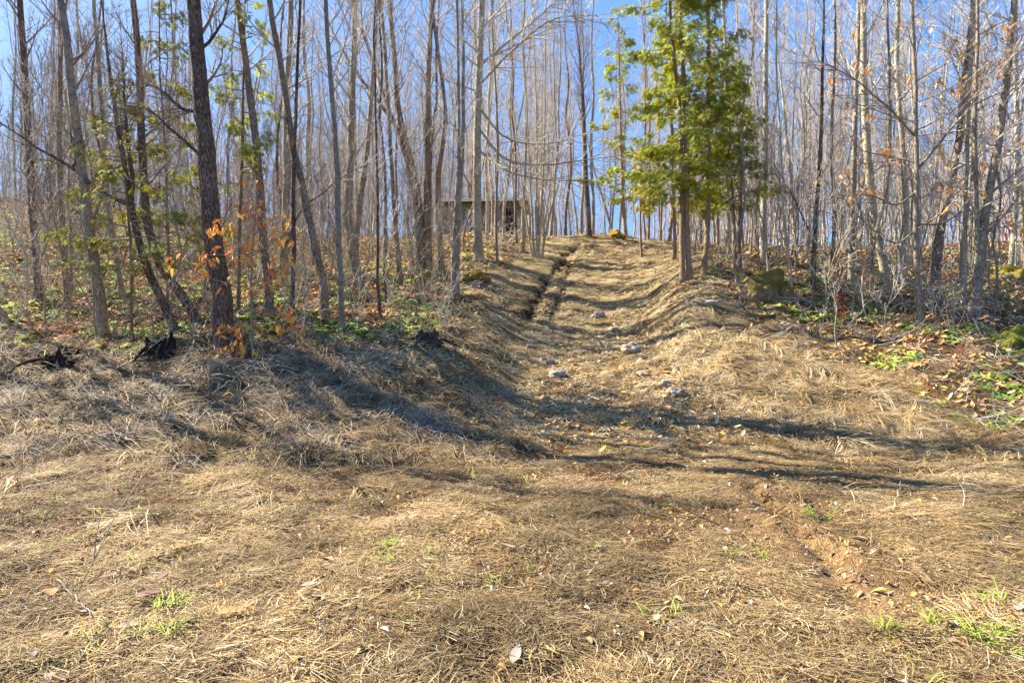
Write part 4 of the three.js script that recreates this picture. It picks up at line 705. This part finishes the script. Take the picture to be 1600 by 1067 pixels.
{
  const R = rng(6001), straw = [[0.42, 0.285, 0.12], [0.3, 0.19, 0.075], [0.18, 0.112, 0.055], [0.56, 0.43, 0.24], [0.1, 0.065, 0.037], [0.42, 0.28, 0.11]];
  const tint = (list, b) => { const c = list[R() * list.length | 0], k = b * (0.8 + 0.4 * R()); return C(c[0] * k, c[1] * k, c[2] * k); };
  const patchy = (x, z) => clamp(0.95 + 0.34 * n2(x * 0.42 + 7, z * 0.42) + 0.26 * n2(x * 1.5, z * 1.5 + 11) - 0.22 * Math.exp(-((x - 0.35) ** 2) * 1.2) * ss(8, 5, -z), 0.42, 1.3);
  const bank = (x, d) => ss(0, 0.9, 1.7 - Math.abs(((x - 4.9) * 5.7 + (d - 14) * 2) / 6.04 + 1.1)) * ss(2.2, 3.5, x) * ss(5.5, 7, d);
  const flow = (x, z) => { const b = Math.max(bank(x, -z), ss(2.5, 4, x) * ss(9.5, 5, -z) * 0.9); return lerp((n2(x * 0.5, z * 0.5) * 2.4 + n2(x * 1.9, z * 1.9) * 1.6), -1.15 + 0.25 * n2(x * 0.8, z * 0.8), b); };
  const loose = std({ side: THREE.DoubleSide, roughness: 0.8 });
  const g1 = bladeClump(51, 13, 0.2, 0.17, 0.0028, 0.08, 1.0), g2 = bladeClump(52, 26, 0.21, 0.06, 0.0024, 0.16, 9), g4 = bladeClump(54, 14, 0.24, 0.12, 0.0022, 0.1, 9, 0.3), g3 = bladeClump(53, 30, 0.1, 0.55, 0.0045, 0.75, 0.9, 0.75);
  const grassy = (q, x, d) => clamp(1 - q.forest * 0.85 + q.right * 0.3) * (1 - q.mud * 0.985) * (1 - q.track * 0.12) * lerp(0.07, 1, ss(-0.3, 0.35, n2(x * 0.9 + 3, d * 0.9) + 0.6 * n2(x * 3.1, d * 3.1 + 4) + 0.7 * bank(x, d)));
  tag(scatterMesh('dry_grass', g1, loose, sample(25000, R, 2.3, 29, (q, x, d) => grassy(q, x, d) * lerp(0.42, 1, Math.max(bank(x, d), ss(2, 3.6, x))), (x, z, q, d) => [...lay(x, z, flow(x, z) + (R() - 0.5) * 0.7), 0.7 + 0.7 * R(), tint(bank(x, d) > 0.4 && R() < 0.7 ? [straw[0], straw[3], straw[3]] : straw, lerp(patchy(x, z), 1.22, Math.max(bank(x, d), q.track)))])), 'flattened dead grass in combed mats over the clearing and banks', 'dry grass', null, 'stuff');
  tag(scatterMesh('dead_thatch', g2, loose, sample(50000, R, 2.3, 29, grassy, (x, z, q) => [...lay(x, z, R() * tau), 0.6 + 0.8 * R(), tint(straw, lerp(patchy(x, z), 1.3, q.track))])), 'short tangled brown thatch covering the clearing floor', 'dry grass', null, 'stuff');
  tag(scatterMesh('crossed_straw', g4, loose, sample(16000, R, 2.3, 16, (q, x, d) => grassy(q, x, d), (x, z) => [...lay(x, z, R() * tau), 0.6 + 0.8 * R(), tint(straw, 1.05 * patchy(x, z))])), 'loose stems of dead grass lying crossed over the clearing floor', 'dry grass', null, 'stuff');
  const tuss = (q, x, d) => d < 7.6 ? 0.02 : x < trackX(d) - 1.2 ? ss(7.6, 8.6, d) * ss(13.5, 10.5, d) * (1 - q.track) : bank(x, d) * 0.5;
  tag(scatterMesh('long_dead_grass', g3, loose, sample(2600, R, 5, 17, tuss, (x, z, q) => [...lay(x, z, x < 2 ? -1.3 + (R() - 0.5) * 2.6 : -1.15 + (R() - 0.5) * 0.9), 0.6 + 0.6 * R(), tint(straw, x < 2 ? 0.85 : 1.1)])), 'long arching dead grass draped down the banks on both sides of the track', 'dry grass', null, 'stuff');
  const rows = [], rr = rng(71);
  for (let k = 0; k < 60000 && rows.length < 22000; k++) {
    const d = 9 + 22 * Math.sqrt(rr()), x = trackX(d) + (rr() * 2 - 1) * 5.2, q = zone(x, -d); if (RUTS.some(([p, w], i) => i < 2 && near(p, x, -d) < w * 0.95)) continue; if (rr() > clamp(1 - q.forest * 0.75) * lerp(0.25, 1, ss(-0.3, 0.35, n2(x * 0.9 + 31, d * 1.3)))) continue;
    rows.push([...lay(x, -d, rr() * tau), 0.9 + 0.9 * rr(), tint([[0.5, 0.37, 0.19], [0.6, 0.47, 0.27], [0.4, 0.28, 0.13], [0.46, 0.36, 0.12], [0.3, 0.2, 0.1]], 1.1)]);
  }
  tag(scatterMesh('track_straw', bladeClump(57, 22, 0.2, 0.11, 0.004, 0.14, 9), loose, rows), 'short dead grass and straw scattered up the track and its banks', 'dry grass', null, 'stuff');
  const g5 = bladeClump(55, 12, 0.16, 0.6, 0.0045, 0.95, 9, 0.78);
  tag(scatterMesh('tangled_brush', g5, loose, sample(900, R, 7.2, 12.5, (q, x, d) => x < trackX(d) - 1.6 ? ss(7.4, 8.3, d) * ss(12.2, 10.6, d) * ss(-0.3, 0.3, n2(x * 0.6, d * 0.6)) : 0.03 * q.right, (x, z) => [...lay(x, z, R() * tau), 0.55 + 0.6 * R(), tint([[0.34, 0.28, 0.22], [0.44, 0.36, 0.26], [0.22, 0.17, 0.13], [0.5, 0.4, 0.25]], 1)])), 'tangled grey brown dead stems and weeds on the shaded bank below the stumps', 'brush', null, 'stuff');
  const clod = blob(rng(6), 1, 0.7, 0.9, 0.7, 2);
  tag(scatterMesh('soil_clods', clod, std({}), sample(900, R, 3, 8, (q) => q.mud * 0.5, (x, z) => [...lay(x, z, R() * tau), 0.005 + 0.022 * R() ** 3, tint([[0.3, 0.21, 0.13], [0.36, 0.26, 0.16], [0.22, 0.15, 0.09]], 1)])), 'crumbled soil and clods along the bare muddy wheel track', 'soil', null, 'stuff');
  const lc = [[0.6, 0.32, 0.1], [0.68, 0.42, 0.18], [0.38, 0.21, 0.09], [0.7, 0.5, 0.27], [0.27, 0.16, 0.09], [0.76, 0.4, 0.1]];
  tag(scatterMesh('leaf_litter', leafG[3], M.loose, sample(52000, R, 8.5, 48, (q, x) => q.forest * (1 - 0.5 * q.moss) * (1 - 0.35 * q.right) + q.track * 0.16 + 0.04, (x, z, q, d) => [...lay(x, z, R() * tau, [(R() - 0.5) * 0.9, (R() - 0.5) * 0.9], 0.02), (0.09 + 0.06 * R()) * (d > 22 ? 1.5 : 1), tint(lc, 1)])), 'brown and orange fallen leaves covering the floor of the wood', 'fallen leaves', null, 'stuff');
  tag(scatterMesh('scattered_leaves', leafG[1], M.loose, sample(14000, R, 2.3, 15, (q) => 0.75, (x, z) => [...lay(x, z, R() * tau, [(R() - 0.5) * 0.7, (R() - 0.5) * 0.7], 0.02), 0.016 + 0.075 * Math.pow(R(), 4), tint([...lc, [0.2, 0.13, 0.08], [0.14, 0.09, 0.06], [0.6, 0.52, 0.44], [0.3, 0.24, 0.2]], 0.95)])), 'small withered leaves strewn thinly through the foreground straw', 'fallen leaves', null, 'stuff');
  const rosette = bladeClump(61, 9, 0.05, 0.15, 0.02, 0.75, 9, 0.6), sprout = bladeClump(62, 10, 0.06, 0.07, 0.0035, 1.2, 9, 0.4);
  tag(scatterMesh('ground_cover', rosette, std({ side: THREE.DoubleSide, roughness: 0.85 }), sample(11000, R, 9, 34, (q) => q.forest * q.moss * 0.9, (x, z) => [...lay(x, z, R() * tau), 0.6 + 0.7 * R(), tint([[0.16, 0.27, 0.03], [0.3, 0.38, 0.04], [0.1, 0.2, 0.05], [0.5, 0.5, 0.06]], 1)])), 'low green leafy plants and moss patches under the trees', 'ground cover', null, 'stuff');
  tag(scatterMesh('green_sprouts', sprout, std({ side: THREE.DoubleSide, roughness: 0.85 }), sample(1100, R, 2.4, 14, (q, x, d) => (1 - q.forest) * (1 - q.mud) * ss(0.25, 0.7, n2(x * 0.8 + 70, d * 0.8)) * 0.8, (x, z) => [...lay(x, z, R() * tau), 0.6 + 0.7 * R(), tint([[0.26, 0.34, 0.05], [0.34, 0.38, 0.07], [0.4, 0.4, 0.1]], 0.9)])), 'fine new green shoots dotted through the dead grass', 'grass', null, 'stuff');
  const peb = blob(rng(3), 1, 0.6, 0.8, 0.5, 1);
  tag(scatterMesh('gravel', peb, std({ roughness: 0.9 }), sample(2600, R, 6.5, 27, (q) => q.track * 0.9, (x, z) => [...lay(x, z, R() * tau), 0.012 + 0.035 * R() * R(), tint([[0.5, 0.46, 0.4], [0.4, 0.34, 0.27], [0.6, 0.54, 0.44]], 1)])), 'small loose stones scattered over the rough track', 'gravel', null, 'stuff');
  const tw = new GB(); { const r2 = rng(9); limb(tw, V(-0.3, 0.02, 0), V(1, 0.08, 0).normalize(), 0.7, 0.008, 1, r2, { levels: 2, kids: [3, 3, 2], wob: 0.4, up: -0.15, minR: 0.003 }); }
  tag(scatterMesh('twig_litter', tw.build(), std({}), sample(3000, R, 5, 34, (q) => 0.03 + q.forest, (x, z) => [...lay(x, z, R() * tau, null, 0.01), 0.35 + 0.8 * R(), tint([[0.4, 0.34, 0.29], [0.25, 0.2, 0.16], [0.5, 0.44, 0.38]], 1)])), 'thin dead twigs lying about on the ground', 'twigs', null, 'stuff');
}

scene.traverse((o) => { if (o.isMesh) { o.castShadow = true; o.receiveShadow = true; } });
let tri = 0, meshes = 0; const seenG = new Set();
scene.traverse((o) => { if (o.isMesh) { meshes++; if (!o.isInstancedMesh && !seenG.has(o.geometry)) { seenG.add(o.geometry); tri += o.geometry.index ? o.geometry.index.count / 3 : o.geometry.attributes.position.count / 3; } } });
console.log('triangles', tri | 0, 'meshes', meshes);
renderer.render(scene, camera);
